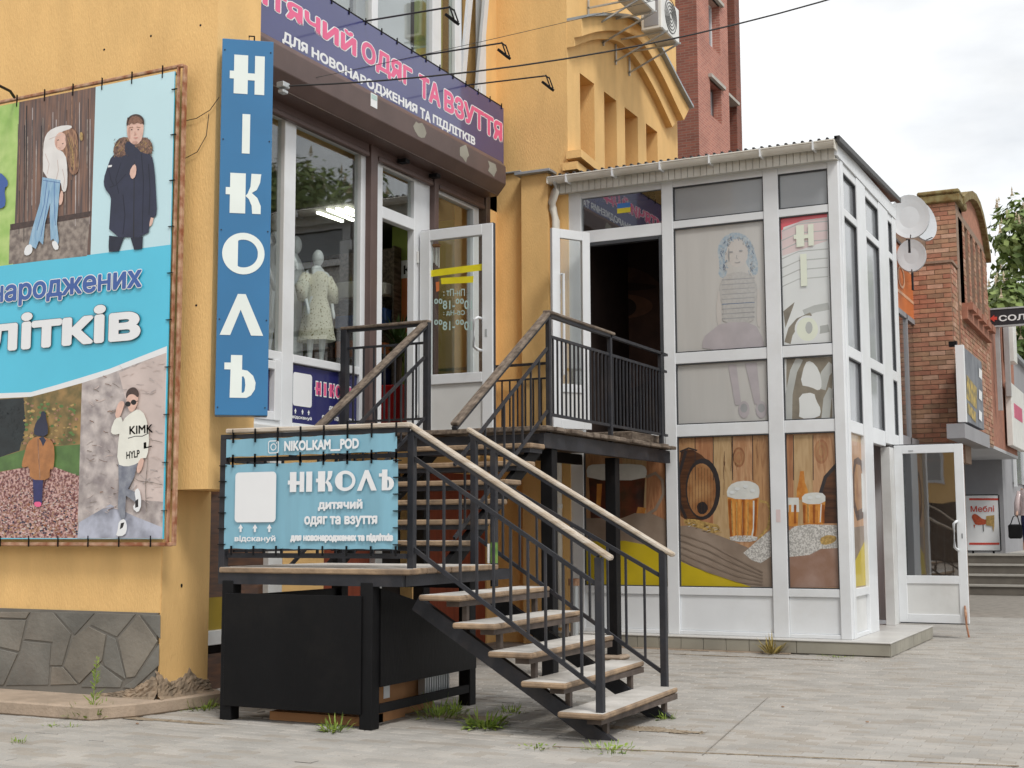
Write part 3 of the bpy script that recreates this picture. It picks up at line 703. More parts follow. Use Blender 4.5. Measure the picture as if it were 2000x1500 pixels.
def body(name, mat, parent, x, y, z, H, face=(1, -.3), arms=None, head=True):
    """standing figure; H height; face = horizontal facing direction; arms = hand targets relative (side, forward, up)"""
    f = Vector((face[0], face[1], 0)).normalized(); s = Vector((-f.y, f.x, 0)); B = Vector((x, y, z)); k = H/1.7
    P_ = lambda a, b, c: tuple(B+s*a*k+f*b*k+Vector((0, 0, c*k)))
    ch = [(P_(0, 0, .92), .105*k), (P_(0, .01, 1.12), .098*k), (P_(0, 0, 1.3), .118*k), (P_(0, 0, 1.42), .075*k), (P_(0, .01, 1.5), .045*k)]
    e = [(0, 1), (1, 2), (2, 3), (3, 4)]
    if head:
        ch += [(P_(0, .02, 1.54), .045*k)]; e += [(4, 5)]
        hb_ = MB().ball(P_(0, .03, 1.62), (.085*k, .09*k, .125*k), n=16); hb_.ball(P_(0, .1, 1.6), (.02*k, .02*k, .025*k), n=8); ho = hb_.build('head', mat, parent, smooth=True)
    arms = arms or [(.24, .08, .8), (-.24, .08, .8)]
    for sd, (ax, ay, az) in zip((1, -1), arms):
        i = len(ch); el = ((sd*.18+ax)/2+sd*.04, ay/2-.04, (1.38+az)/2)
        ch += [(P_(sd*.17, 0, 1.38), .048*k), (P_(*el), .036*k), (P_(ax, ay, az), .026*k), (P_(ax, ay+.03, az-.08), .03*k), (P_(ax, ay+.045, az-.15), .014*k)]
        e += [(3, i), (i, i+1), (i+1, i+2), (i+2, i+3), (i+3, i+4)]
    for sd in (1, -1):
        i = len(ch)
        ch += [(P_(sd*.09, 0, .84), .085*k), (P_(sd*.1, .02, .48), .055*k), (P_(sd*.1, 0, .3), .052*k), (P_(sd*.1, -.01, .09), .034*k), (P_(sd*.11, .02, .035), .035*k), (P_(sd*.12, .14, .025), .026*k)]
        e += [(0, i), (i, i+1), (i+1, i+2), (i+2, i+3), (i+3, i+4), (i+4, i+5)]
    return skin(name, mat, parent, ch, e)
def lathe_dress(name, mat, parent, x, y, prof, n=24, wob=.06, ex=1.0, ey=.75):
    b = MB(); base = 0
    for kz, (r, z) in enumerate(prof):
        for j in range(n):
            a = 2*pi*j/n; w_ = 1+wob*sin(a*7+kz)*(kz/len(prof)); b.v.append(Vector((x+ex*r*w_*cos(a), y+ey*r*w_*sin(a), z)))
    for kz in range(len(prof)-1):
        for j in range(n): b.f.append((kz*n+j, kz*n+(j+1) % n, (kz+1)*n+(j+1) % n, (kz+1)*n+j)); b.m.append(0)
    return b.build(name, mat, parent, smooth=True)
mc = at(617, 700, x=-7.78)
MC = thing('child_mannequin', mc, 'white child mannequin in a cream floral dress in the shop window', 'mannequin')
body('body', 'mannequin', MC, mc.x, mc.y, 3.02, 1.17, (.9, -.45), [(.25, .04, .86), (-.22, .12, .88)])
lathe_dress('dress', 'dress', MC, mc.x, mc.y, [(.075, 3.99), (.125, 3.95), (.13, 3.84), (.115, 3.72), (.15, 3.6), (.185, 3.4), (.21, 3.27)])
for sd in (1, -1):
    MB().tube([(mc.x+.05*sd, mc.y+.11*sd, 3.95), (mc.x+.07*sd, mc.y+.16*sd, 3.82), (mc.x+.07*sd+.02, mc.y+.18*sd, 3.68)], [.05, .075, .05], 10).build('sleeve', 'dress', MC, smooth=True)
m2 = at(570, 690, x=-8.12)
MD = thing('tall_mannequin', m2, 'taller white mannequin reaching towards the child mannequin behind the window post', 'mannequin')
body('body', 'mannequin', MD, m2.x, m2.y, 3.02, 1.36, (.9, .1), [(.3, .12, 1.05), (-.24, .1, .9)])
lathe_dress('gown', 'mannequin', MD, m2.x, m2.y, [(.1, 4.12), (.12, 3.95), (.09, 3.8), (.11, 3.5), (.12, 3.15)], wob=.03)
m3 = at(534, 680, x=-7.82)
ME = thing('mannequin', m3, 'white mannequin half hidden behind the vertical blue sign', 'mannequin')
body('body', 'mannequin', ME, m3.x, m3.y, 3.02, 1.42, (.9, .1), [(.1, .2, 1.2), (-.24, .1, .9)])
lathe_dress('gown', 'mannequin', ME, m3.x, m3.y, [(.1, 4.2), (.12, 4.0), (.1, 3.85), (.13, 3.6), (.16, 3.3)], wob=.05)
# ---- potted plant in the doorway
pp = Vector((-8.0, at(778, 700, x=-8.0).y, 2.3))
PT = thing('potted_plant', pp, 'tall yucca plant in a square red pot inside the shop doorway', 'plant')
MB().hexa([(pp.x-.15, pp.y-.2, 2.3), (pp.x+.15, pp.y-.2, 2.3), (pp.x+.15, pp.y+.2, 2.3), (pp.x-.15, pp.y+.2, 2.3), (pp.x-.2, pp.y-.25, 3.0), (pp.x+.2, pp.y-.25, 3.0), (pp.x+.2, pp.y+.25, 3.0), (pp.x-.2, pp.y+.25, 3.0)]).build('pot', 'red_pot', PT, bevel=.01)
MB().tube([pp+Vector((0, 0, .68)), pp+Vector((.02, 0, 1.2))], .035, 8).build('trunk', 'bark', PT)
b = MB(); random.seed(5)
for i in range(46):
    a = random.uniform(0, 2*pi); el = random.uniform(.1, 1.35); L = random.uniform(.35, .62); c0 = pp+Vector((.02, 0, 1.0+.2*random.random()))
    d = Vector((cos(a)*cos(el), sin(a)*cos(el), sin(el))); sd = d.cross(Vector((0, 0, 1))).normalized()*.022
    m1 = c0+d*L*.5; tip = c0+d*L-Vector((0, 0, .14*cos(el)))
    b.face([c0-sd*.6, c0+sd*.6, m1+sd, m1-sd]); b.face([m1-sd, m1+sd, tip])
b.build('leaves', 'leaf_dark', PT, recalc=False)

# ================================================================ NIKOL lettering (drawn glyphs, unit box x:0..1, y:0..1 up)
def arc(cx, cy, rx, ry, a0, a1, n=14): return [(cx+rx*cos(radians(a0+(a1-a0)*i/n)), cy+ry*sin(radians(a0+(a1-a0)*i/n))) for i in range(n+1)]
def ring(cx, cy, rx, ry, hole, n=40):
    """closed ring as quads between an ellipse and a hole function"""
    out = []
    for i in range(n):
        a, b = 2*pi*i/n, 2*pi*(i+1)/n
        out.append([(cx+rx*cos(a), cy+ry*sin(a)), (cx+rx*cos(b), cy+ry*sin(b)), hole(b), hole(a)])
    return out
GL = {
 'Н': [[(.12, 0), (.52, 0), (.52, 1), (.12, 1)], [(0, .38), (.12, .38), (.12, .58), (0, .58)], [(.52, .36), (.72, .36), (.72, .54), (.52, .54)], [(.72, 0), (1, 0), (1, 1), (.72, 1)]],
 'І': [[(.3, 0), (.75, 0), (.75, 1), (.3, 1)]],
 'К': [[(.12, 0), (.56, 0), (.56, 1), (.12, 1)], [(0, .46), (.12, .46), (.12, .64), (0, .64)],
       [(.56, .44), (.62, .5), (.7, .68), (.72, 1), (1, 1), (.97, .78), (.88, .6), (.74, .52), (.9, .4), (1, .2), (1, 0), (.76, 0), (.74, .2), (.66, .36)]],
 'О': ring(.5, .5, .5, .5, lambda a: (min(max(.5+.3*cos(a)*1.15, .37), .84), .5+.36*sin(a)*(.93))),
 'Л': [[(0, 0), (.24, 0), (.47, .62), (.72, 0), (1, 0), (.58, 1), (.4, 1)]],
 'Ь': [[(.18, 0), (.55, 0), (.55, 1), (.2, 1)], [(0, .66), (.2, .66), (.2, .82), (0, .82)], ] + [[(.55, 0), (.55, .12), (.6, .12), (.64, .16), (.66, .3), (.64, .44), (.6, .5), (.55, .5), (.55, .66), (.72, .64), (.9, .52), (.98, .36), (.96, .2), (.84, .06), (.7, 0)]],
}
def glyph(b, ch, BL, U, V, m=0):
    for pg in GL[ch]: b.face([BL+U*x+V*y for x, y in pg], m)

# ---- vertical blue sign across the building corner
d = Vector((sin(radians(51.5)), cos(radians(51.5)), 0)); nrm = Vector((d.y, -d.x, 0))
A0 = Vector((-6.33, 7.8, 2.2)); WD, HT = .385, 2.89
VS = thing('vertical_sign', A0, 'tall narrow blue sign with large pale letters on the corner of the yellow building', 'sign')
Z = Vector((0, 0, 1))
MB().prism([A0, A0+d*WD, A0+d*WD-nrm*.16, A0-nrm*.16], (0, 0, HT)).build('case', 'sign_blue', VS, bevel=.004)
for ch, (u0, v0, u1, v1) in zip('НІКОЛЬ', ((448, 184, 516, 106), (462, 300, 496, 222), (440, 417, 509, 337), (433, 536, 516, 453), (429, 655, 514, 573), (437, 777, 500, 693))):
    def on(u, v):
        D = AR*((u-1000)/F_PX)-AU*((v-750)/F_PX)+AF; t = (A0-Vector((0, 0, EYE))).dot(nrm)/D.dot(nrm); return Vector((0, 0, EYE))+D*t
    p0, p1, p2 = on(u0, v0), on(u1, v0), on(u0, v1)
    x0, x1 = (p0-A0).dot(d), (p1-A0).dot(d); z0, z1 = (p0.z+p1.z)/2, p2.z
    b = MB(); glyph(b, ch, A0+d*x0+Z*(z0-A0.z)+nrm*.003, d*(x1-x0), Z*(z1-z0)); b.build('letter', 'sign_letter', VS, recalc=False)
for zz in (.06, .72, 1.4, 2.1, 2.8):
    for s_ in (.02, WD-.02): MB().ball(A0+d*s_+Z*zz+nrm*.002, .006, n=6).build('rivet', 'steel', VS)
MB().tube([A0+d*.2-nrm*.05+Z*HT, A0+d*.2-nrm*.05+Z*(HT+.05), A0+d*.24-nrm*.05+Z*(HT+.05), A0+d*.24-nrm*.05+Z*HT], .007, 6).build('hook', 'steel_black', VS)

# ---- billboard on the front wall (plane y=7.76)
BY = 7.76
BB = thing('billboard', (-8.8, 7.8, 1.25), 'large rusty framed billboard with children in coats and Ukrainian lettering on yellow wall', 'billboard')
X0, X1, Z0, Z1 = -11.6, -6.755, 1.29, 4.885
part('backing', 'cyan', BB, (X0, X1, BY, BY+.01, Z0, Z1))
part('frame_rail', 'rust', BB, (X0, -6.69, 7.77, 7.8, 4.915, 4.94), bevel=.005); part('frame_rail', 'rust', BB, (X0, -6.73, 7.775, 7.8, 4.865, 4.885), bevel=.005)
part('frame_rail', 'rust', BB, (X0, -6.69, 7.77, 7.8, 1.235, 1.265), bevel=.006)
part('frame_post', 'rust', BB, (-6.745, -6.728, 7.77, 7.8, 1.24, 4.93), bevel=.004); part('frame_post', 'rust', BB, (-6.708, -6.684, 7.79, 7.83, 1.24, 4.94), bevel=.005)
def bx(u, v=1050): return at(u, v, y=BY).x
pr = Print(y=BY)
def wrect(pr, xa, xb, za, zb, mat):
    if mat not in pr.mats: pr.mats.append(mat)
    pr.k += 1; yy = pr.y-pr.k*pr.step
    pr.mb.face([(xa, yy, za), (xb, yy, za), (xb, yy, zb), (xa, yy, zb)], pr.mats.index(mat))
xa, xb, xc = at(32, 350, y=BY).x, at(183, 300, y=BY).x, X1
ZB = at(180, 497, y=BY).z
wrect(pr, X0, xa, ZB, Z1, 'meadow_print'); wrect(pr, xa, xb, ZB, Z1, 'door_print'); wrect(pr, xb, xc, ZB, Z1, 'sky_print')
pr.add([(19, 448), (175, 424), (170, 500), (17, 516)], 'straw_print')
xl = at(153, 900, y=BY).x
# lower pictures under the white curve
cv = [(-260, 745), (-150, 762), (0, 768), (60, 766), (110, 752), (160, 737), (215, 720), (270, 698), (326, 676)]
pr.add([(-260, 745)]+cv[1:]+[(317, 1052), (-260, 1050)], 'print_white')
cv2 = [(-260, 755), (-150, 772), (0, 778), (60, 775), (110, 762), (160, 747)]
pr.add(cv2[:5]+[(160, 748), (153, 1051), (-260, 1050)], 'leaves_print')
pr.add(cv2[:5]+[(160, 748), (155, 930), (90, 905), (0, 922), (-260, 935)], 'autumn_print')
pr.add([(-260, 757), (0, 780), (46, 777), (50, 830), (38, 880), (0, 893), (-260, 900)], 'pine_print')
pr.add([(0, 893), (50, 878), (100, 872), (157, 868), (155, 930), (90, 906), (0, 921), (-260, 940), (-260, 898)], 'lawn_print', 0)
pr.add([(160, 748), (215, 730), (270, 709), (325, 689), (317, 1052), (151, 1052)], 'rock_print')
pr.add([(232, 728), (325, 689), (318, 980), (262, 975), (262, 900), (250, 800)], 'rock_print2')
pr.add([(155, 1020), (215, 985), (262, 1008), (317, 1030), (317, 1051), (151, 1051)], 'floor_print')
random.seed(31)
def in_y(u, pts):
    for (a, p), (c, q) in zip(pts, pts[1:]):
        if a <= u <= c: return p+(q-p)*(u-a)/(c-a)
    return pts[-1][1]
for i in range(34):
    u = random.uniform(33, 178); w_ = random.uniform(.5, 2.6); v0 = random.uniform(205, 300)-(u-33)*.2; v1 = min(v0+random.uniform(60, 230), 505-u*.1)
    pr.add([(u, v0), (u+w_, v0), (u+w_*.6-1, v1), (u-1, v1)], random.choice(('straw_print', 'black_print', 'hair_print', 'rock_print')), k=7+i)
pr.add([(20, 438), (178, 412), (178, 422), (20, 450)], 'hair_dark', k=45)
pr.k = 5
cols_ = ('leaves_print', 'hair_print', 'rock_print2', 'pink_leaf', 'coat_print', 'rust')
for i in range(1500):
    u = random.uniform(-12, 150); v = random.uniform(925, 1047); s_ = .8+2.2*(v-915)/130; a = random.uniform(0, 3)
    pr.add([(u+s_*cos(a), v+s_*.7*sin(a)), (u+s_*cos(a+1.6), v+s_*.7*sin(a+1.6)), (u+s_*cos(a+3.1), v+s_*.7*sin(a+3.1)), (u+s_*cos(a+4.9), v+s_*.7*sin(a+4.9))], random.choice(cols_), k=6+i % 70)
for i in range(260):
    u = random.uniform(-10, 150); v = random.uniform(785, 868); s_ = random.uniform(1.5, 5)
    if u < 48 and v < 890: m_ = 'pine_print'
    else: m_ = random.choice(('autumn_print', 'wheat', 'hair_print', 'lawn_print'))
    pr.add(ell(u, v, s_, s_*.7, 6), m_, k=6+i % 70)
pr.k = 80
for i in range(150):
    u = random.uniform(166, 312); v = random.uniform(700+max(0, (300-u)*.15), 1000); L_ = random.uniform(4, 18); a = random.uniform(-.6, .9)
    if v > 735-(u-160)*.3: pr.stroke([(u, v), (u+L_*.5*cos(a), v+L_*.5*sin(a)+random.uniform(-2, 2)), (u+L_*cos(a), v+L_*sin(a))], random.uniform(.5, 1.8), random.choice(('rock_print', 'rock_print2', 'straw_print', 'fur_print')) if u < 245 else random.choice(('rock_print', 'rock_print2')))
for yy_ in (862, 945): pr.stroke([(250, yy_-20), (270, yy_-6), (300, yy_-2), (317, yy_+2)], 1.2, 'straw_print')
pr.stroke([(286, 860), (288, 905), (284, 950), (286, 1000)], 1.2, 'straw_print')
# girl by the wooden door
pr.add([(120, 258), (130, 248), (142, 250), (152, 264), (152, 296), (155, 330), (146, 343), (136, 338), (131, 312), (122, 296), (112, 280)], 'hair_print', 2)
pr.add([(84, 300), (86, 272), (94, 256), (114, 246), (138, 244), (142, 250), (118, 258), (108, 270), (108, 288), (128, 300), (132, 330), (131, 372), (122, 376), (118, 352), (84, 346)], 'sweater_print', 1)
pr.add([(108, 266), (118, 256), (130, 264), (130, 284), (121, 295), (111, 292), (106, 280)], 'skin_print', 2)
pr.add([(112, 273), (115, 272), (115, 274), (112, 275)], 'hair_dark'); pr.add([(121, 280), (124, 279), (124, 281), (121, 282)], 'hair_dark'); pr.add([(113, 287), (119, 289), (117, 290.4), (113, 288.6)], 'skin_shade'); pr.add([(108, 276), (112, 268), (112, 290), (108, 284)], 'skin_shade', 1)
pr.add([(83, 346), (118, 352), (114, 400), (111, 436), (115, 470), (112, 483), (104, 466), (99, 470), (97, 420), (98, 396), (88, 436), (84, 478), (76, 470), (70, 486), (56, 478), (62, 450), (78, 396)], 'jeans_print')
pr.add([(118, 372), (124, 374), (122, 398), (114, 402)], 'skin_print', 1)
pr.add([(50, 480), (62, 476), (64, 492), (54, 500), (46, 496)], 'print_white', 1); pr.add([(100, 472), (110, 470), (116, 486), (106, 489)], 'print_white', 1)
pr.add([(156, 258), (161, 258), (162, 272), (158, 276), (155, 268)], 'wheat', 1)
for i in range(16): x_ = 136+random.uniform(-8, 14); pr.stroke([(x_-3, 262+random.uniform(-4, 20)), (x_+2, 292), (x_+random.uniform(-2, 6), 318+random.uniform(0, 18))], .8, random.choice(('hair_dark', 'wheat', 'fur_print')))
for a_ in ([(88, 300), (96, 320), (92, 340)], [(112, 312), (114, 332), (110, 350)], [(96, 272), (110, 266), (120, 262)], [(122, 330), (126, 350), (124, 368)]): pr.stroke(a_, 1.1, 'rock_print2')
for a_ in ([(92, 352), (86, 400), (72, 450)], [(106, 354), (106, 400), (108, 440)], [(84, 352), (117, 357)], [(96, 372), (88, 420), (80, 462)]): pr.stroke(a_, .9, 'ink_blue')
# boy in a dark coat with fur collar
pr.add([(213, 460), (242, 464), (236, 480), (232, 491), (213, 492), (212, 480)], 'ink_navy'); pr.add([(255, 464), (279, 462), (278, 486), (262, 488), (258, 474)], 'ink_navy')
pr.add([(288, 424), (301, 422), (297, 440), (290, 443)], 'skin_print', 1)
pr.add([(218, 304), (236, 296), (262, 286), (296, 300), (302, 330), (305, 380), (307, 418), (300, 426), (293, 424), (290, 464), (212, 463), (216, 400), (217, 384), (204, 368), (202, 350), (210, 325)], 'coat_print', 1)
pr.add([(262, 300), (263, 300), (262, 464), (260, 464)], 'black_print')
pr.add([(220, 294), (228, 272), (246, 266), (262, 276), (282, 266), (296, 276), (299, 292), (294, 302), (276, 298), (264, 284), (250, 300), (234, 308), (224, 304)], 'fur_print', 1)
pr.add([(244, 278), (256, 276), (262, 280), (268, 300), (260, 322), (244, 300)], 'coat_print', 1)
pr.add([(249, 234), (260, 226), (276, 228), (281, 240), (280, 262), (274, 278), (263, 284), (252, 276), (247, 258)], 'skin_print', 2)
pr.add([(247, 248), (247, 234), (255, 225), (266, 222), (277, 226), (282, 236), (281, 246), (276, 238), (262, 238), (252, 242)], 'hair_dark', 2)
for a_ in ([(236, 318), (226, 350), (232, 378)], [(246, 340), (226, 362), (214, 366)], [(290, 320), (293, 370), (291, 420)], [(276, 300), (280, 350), (278, 455)], [(240, 380), (244, 420), (240, 458)], [(212, 330), (216, 350), (222, 362)]): pr.stroke(a_, 1.3, 'ink_soft')
for i in range(60):
    u = random.choice((random.uniform(222, 250), random.uniform(274, 298))); v = 268+random.uniform(0, 36); pr.stroke([(u, v), (u+random.uniform(-4, 4), v+random.uniform(2, 6))], .9, random.choice(('wheat', 'hair_dark', 'fur_print')))
for u in (257, 270): pr.add(ell(u, 253, 1.7, 1.0, 8), 'hair_dark')
for i in range(18): u = random.uniform(249, 279); pr.stroke([(u, 226+abs(u-264)*.25), (u+random.uniform(-2, 2), 240)], .9, random.choice(('hair_print', 'hair_dark')))
pr.add([(260, 269), (270, 268), (266, 270.4)], 'lip_print'); pr.add([(249, 256), (253, 244), (254, 272), (251, 270)], 'skin_shade', 1); pr.add([(263, 256), (266, 263), (262, 264)], 'skin_shade'); pr.add([(256, 276), (270, 276), (264, 283)], 'skin_shade', 1); pr.stroke([(253, 249), (260, 248)], 1, 'hair_print'); pr.stroke([(267, 248), (274, 249)], 1, 'hair_print'); pr.add([(250, 238), (256, 228), (270, 227), (280, 236), (276, 243), (268, 238), (262, 243), (255, 239), (252, 246)], 'hair_boy', 1)
pr.add([(252, 336), (262, 319), (267, 326), (265, 345), (257, 351)], 'skin_print', 1); pr.add([(211, 323), (219, 322), (218, 326), (211, 327)], 'print_white')
# child at left edge
pr.add([(-40, 330), (0, 336), (14, 350), (16, 362), (8, 368), (12, 400), (2, 408), (-40, 412)], 'ink_blue', 1)
# child in ochre coat
pr.add([(64, 936), (84, 936), (82, 985), (66, 984)], 'navy_print'); pr.add([(66, 980), (81, 980), (80, 990), (68, 990)], 'pink', 1)
pr.add([(54, 864), (68, 852), (94, 855), (105, 866), (107, 892), (104, 918), (97, 914), (97, 938), (58, 937), (58, 910), (44, 914), (42, 908), (48, 885)], 'brown_coat_print', 1)
pr.add([(66, 840), (70, 824), (80, 814), (80, 804), (87, 803), (90, 810), (90, 818), (94, 832), (93, 852), (67, 851)], 'coat_print', 1)
pr.add([(76, 856), (84, 852), (90, 860), (84, 872), (80, 862)], 'coat_print')
pr.add([(73, 858), (75, 858), (79, 935), (77, 935)], 'hair_print')
# child with sunglasses against the wall
pr.add([(231, 906), (269, 904), (262, 932), (250, 955), (268, 962), (276, 975), (266, 982), (246, 968), (244, 1012), (236, 1014), (230, 990), (232, 950)], 'pants_print')
pr.add([(232, 1018), (244, 1012), (249, 1030), (244, 1046), (226, 1048), (230, 1034)], 'print_white', 1); pr.add([(262, 958), (272, 952), (277, 984), (270, 1003), (258, 992), (266, 980)], 'print_white', 1)
pr.add([(236, 1022), (243, 1020), (240, 1030), (234, 1034)], 'black_print'); pr.add([(264, 978), (270, 974), (270, 990), (264, 992)], 'black_print')
pr.add([(256, 806), (270, 798), (284, 810), (292, 850), (288, 894), (278, 895), (268, 906), (246, 912), (228, 906), (232, 850), (240, 820)], 'shirt_print', 1)
pr.add([(215, 842), (226, 814), (240, 815), (238, 846), (222, 850)], 'shirt_print', 1); pr.add([(224, 816), (228, 792), (236, 782), (244, 786), (240, 800), (234, 816)], 'skin_print', 1)
pr.add([(272, 896), (282, 894), (278, 915), (270, 926), (266, 918)], 'skin_print', 1)
pr.add([(246, 776), (250, 762), (262, 757), (270, 764), (270, 784), (264, 800), (256, 806), (250, 798)], 'skin_print', 2)
pr.add([(246, 780), (246, 766), (254, 757), (264, 756), (272, 766), (270, 778), (262, 770), (252, 770)], 'hair_dark', 2)
for u in (250, 261): pr.add(ell(u, 789-.3*(u-250), 5.4, 5.2, 14), 'black_print')
pr.stroke([(244, 790), (270, 783)], 1.2, 'black_print')
pr.stroke([(250, 856), (264, 852), (278, 852), (290, 846)], 1.6, 'black_print')
for (u0, v0, u1, v1, tx) in ((246, 848, 292, 832, 'KIMK'), (240, 896, 266, 882, 'HYLP'), (274, 876, 290, 864, 'L')):
    q = (at(u0, v0, y=BY-.05), at(u1, v0-4, y=BY-.05), at(u0, v1, y=BY-.05)); text(tx, 'shirt_lettering', 'black_print', BB, [Vector((p.x, BY-.05, p.z)) for p in q], .02)
po = pr.build('printed_pictures', BB)
YT = BY-.001-pr.step*(pr.k+2)
# move lettering to just above the ink
for o in bpy.data.objects:
    if o.name.startswith('shirt_lettering'):
        for v in o.data.vertices: v.co.y = YT-ORG[o.name].y
def wtext(s, name, mat, par, u0, v0, u1, v1u, v1v, dv, off, eps, Y):
    """text on plane y=Y: baseline from pixel (u0,v0) to (u1,v1u); cap height reached at (u0, v1v)"""
    a, b_, c = at(u0, v0, y=Y), at(u1, v1u, y=Y), at(u0, v1v, y=Y)
    return text(s, name, mat, par, (a, Vector((b_.x, a.y, a.z)), Vector((a.x, a.y, c.z))), off, (0, -eps, 0))
# "народжених" and "підлітків" run out of the picture on the left
for s, zA, zB, m1_, m2_, o1, o2, xr, wd in (('народжених', at(150, 586, y=YT).z, at(150, 540, y=YT).z, 'print_white', 'ink_blue', .062, .03, at(277, 560, y=YT).x, 1.6),
                                      ('підлітків', at(150, 688, y=YT).z, at(150, 600, y=YT).z, 'ink_navy', 'print_white', .05, .04, at(275, 640, y=YT).x, 2.5)):
    q = (Vector((xr-wd, YT, zA)), Vector((xr, YT, zA)), Vector((xr-wd, YT, zB)))
    text(s, 'lettering_outline', m1_, BB, q, o1, grow=.04); text(s, 'lettering', m2_, BB, q, o2, (0, -.0015, 0), grow=.04)
b = MB()
for i in range(14):
    xx = X1-.12-i*.31; b.box(xx-.0022, xx+.0022, 7.752, 7.765, 4.85, 4.95); b.box(xx-.0022, xx+.0022, 7.752, 7.765, 1.23, 1.315)
for i in range(10): zz = 1.5+i*.36; b.box(X1-.02, X1+.03, 7.748, 7.765, zz-.0022, zz+.0022)
b.build('banner_ties', 'steel_black', BB)['kind'] = 'stuff'
LA = thing('lamp_arm', at(28, 190, y=7.7), 'black curved lamp bracket above the billboard at the left edge', 'lamp bracket')
MB().tube([at(28, 190, y=7.74), at(20, 178, y=7.62), at(0, 168, y=7.45), at(-40, 160, y=7.25)], .012, 8).build('arm', 'cable', LA)

# ---- navy shop banner above the shutter box
NB = thing('shop_banner', (-7.25, 11.8, 5.8), 'long navy banner with pink and white Ukrainian lettering above the shop window', 'banner')
NX = -7.22
part('sheet', 'banner_navy', NB, (NX-.02, NX, 8.7, 14.34, 5.8, 6.56), bevel=.003)
part('frame', 'steel', NB, (NX-.06, NX-.02, 8.7, 14.34, 5.81, 5.85), (NX-.06, NX-.02, 8.7, 14.34, 6.5, 6.55), (-7.45, NX-.02, 14.28, 14.32, 5.9, 5.94), (-7.45, NX-.02, 10.3, 10.34, 6.4, 6.44))
def xq(y0, y1, z0, z1, e): return (Vector((NX+e, y0, z0)), Vector((NX+e, y1, z0)), Vector((NX+e, y0, z1)))
def nyz(u, v): p = at(u, v, x=NX); return p.y, p.z
yR = nyz(980, 250)[0]; yL = nyz(707, 95)[0]
zt, zb_ = nyz(866, 170)[1], nyz(866, 219)[1]
# word edges measured on the sheet
words = [('ДИТЯЧИЙ', nyz(707, 95)[0]-2.25, nyz(697, 110)[0], 6.09, 6.365), ('ОДЯГ', nyz(707, 95)[0]-.02, nyz(806, 160)[0], 6.09, 6.365), ('ТА', nyz(817, 150)[0], nyz(861, 200)[0], 6.09, 6.365), ('ВЗУТТЯ', nyz(866, 190)[0], 14.31, 6.09, 6.365)]
for s, a, c, z0, z1 in words:
    text(s, 'lettering_outline', 'print_white', NB, xq(a, c, z0, z1, .0012), .085, grow=.075); text(s, 'lettering', 'pink', NB, xq(a, c, z0, z1, .0028), .045, grow=.075)
for s, a, c in (('ДЛЯ', nyz(551, 80)[0], nyz(601, 100)[0]), ('НОВОНАРОДЖЕНИЯ', nyz(608, 110)[0], nyz(815, 220)[0]), ('ТА', nyz(820, 225)[0], nyz(841, 235)[0]), ('ПІДЛІТКІВ', nyz(845, 240)[0], nyz(928, 280)[0])):
    text(s, 'lettering', 'print_white', NB, xq(a, c, 5.862, 5.985, .0012), .05)
b = MB()
for i in range(18): yy = 9.0+i*.31; b.box(NX, NX+.01, yy, yy+.012, 6.53, 6.6)
MB.box(b, NX-.04, NX-.02, 8.7, 14.34, 6.57, 6.59)
b.build('tie', 'steel_black', NB)['kind'] = 'stuff'

# ---- small floodlights on arms
def flood(u0, v0, u1, v1, y, lab):
    p, q = at(u0, v0, x=NX), at(u1, v1, y=y); p.y = y
    t = thing('floodlight', p, lab, 'floodlight', 'floodlights on arms over the navy banner')
    MB().tube([p+Vector((-.1, 0, 0)), q], .009, 6).build('arm', 'steel', t)
    b = MB().beam(q+Vector((0, 0, .01)), q+Vector((.05, 0, -.13)), .012, .012).beam(q+Vector((0, .09, .01)), q+Vector((.05, .09, -.13)), .012, .012).beam(q, q+Vector((0, .09, 0)), .012, .012)
    b.build('bracket', 'steel_black', t)
    MB().beam(q+Vector((-.05, .045, -.06)), q+Vector((.06, .045, -.16)), .1, .03).build('lamp_head', 'steel_black', t, bevel=.004)
flood(705, 38, 878, 14, 11.14, 'floodlight arm nearest the top of the picture, over the pink lettering')
flood(818, 104, 980, 84, 12.33, 'middle floodlight arm, in front of the tilted window sash')
flood(908, 162, 1066, 148, 13.4, 'lowest floodlight arm, in front of the orange wall')
# cctv-like bracket and cables
CB = thing('junction_box', at(553, 170, x=-7.0), 'small white metal bracket under the left end of the shutter box', 'bracket')
p = at(553, 168, x=-7.02); part('clamp', 'aluminium', CB, (p.x-.04, p.x+.04, p.y-.05, p.y+.05, p.z-.02, p.z+.03), (p.x-.03, p.x+.03, p.y-.04, p.y+.04, p.z-.07, p.z-.04), bevel=.005)
def cable(name, pts, r, lab, sag=0):
    o = MB().tube(pts, r, 6).build(name, 'cable'); tag(o, lab, 'cable'); return o
def span(a, b_, sag, n=14): return [a.lerp(b_, i/n)-Vector((0, 0, sag*4*(i/n)*(1-i/n))) for i in range(n+1)]
cable('overhead_cable', span(at(560, 168, x=-7.0), at(1760, -45, y=13), .22), .008, 'thick black cable crossing from the shutter box to the upper right')
cable('thin_cable', span(at(600, 155, x=-7.1), at(1290, -2, y=13.4), .02), .003, 'thin black wire above the thick cable')
cable('wall_wire', [at(u, v, y=7.88) for u, v in ((362, 236), (384, 231), (410, 215), (428, 190))], .003, 'thin wire on the yellow wall between billboard and blue sign')
cable('wall_wire', [at(u, v, y=7.88) for u, v in ((360, 310), (385, 297), (403, 265), (408, 222))], .003, 'drooping thin wire beside the billboard frame')

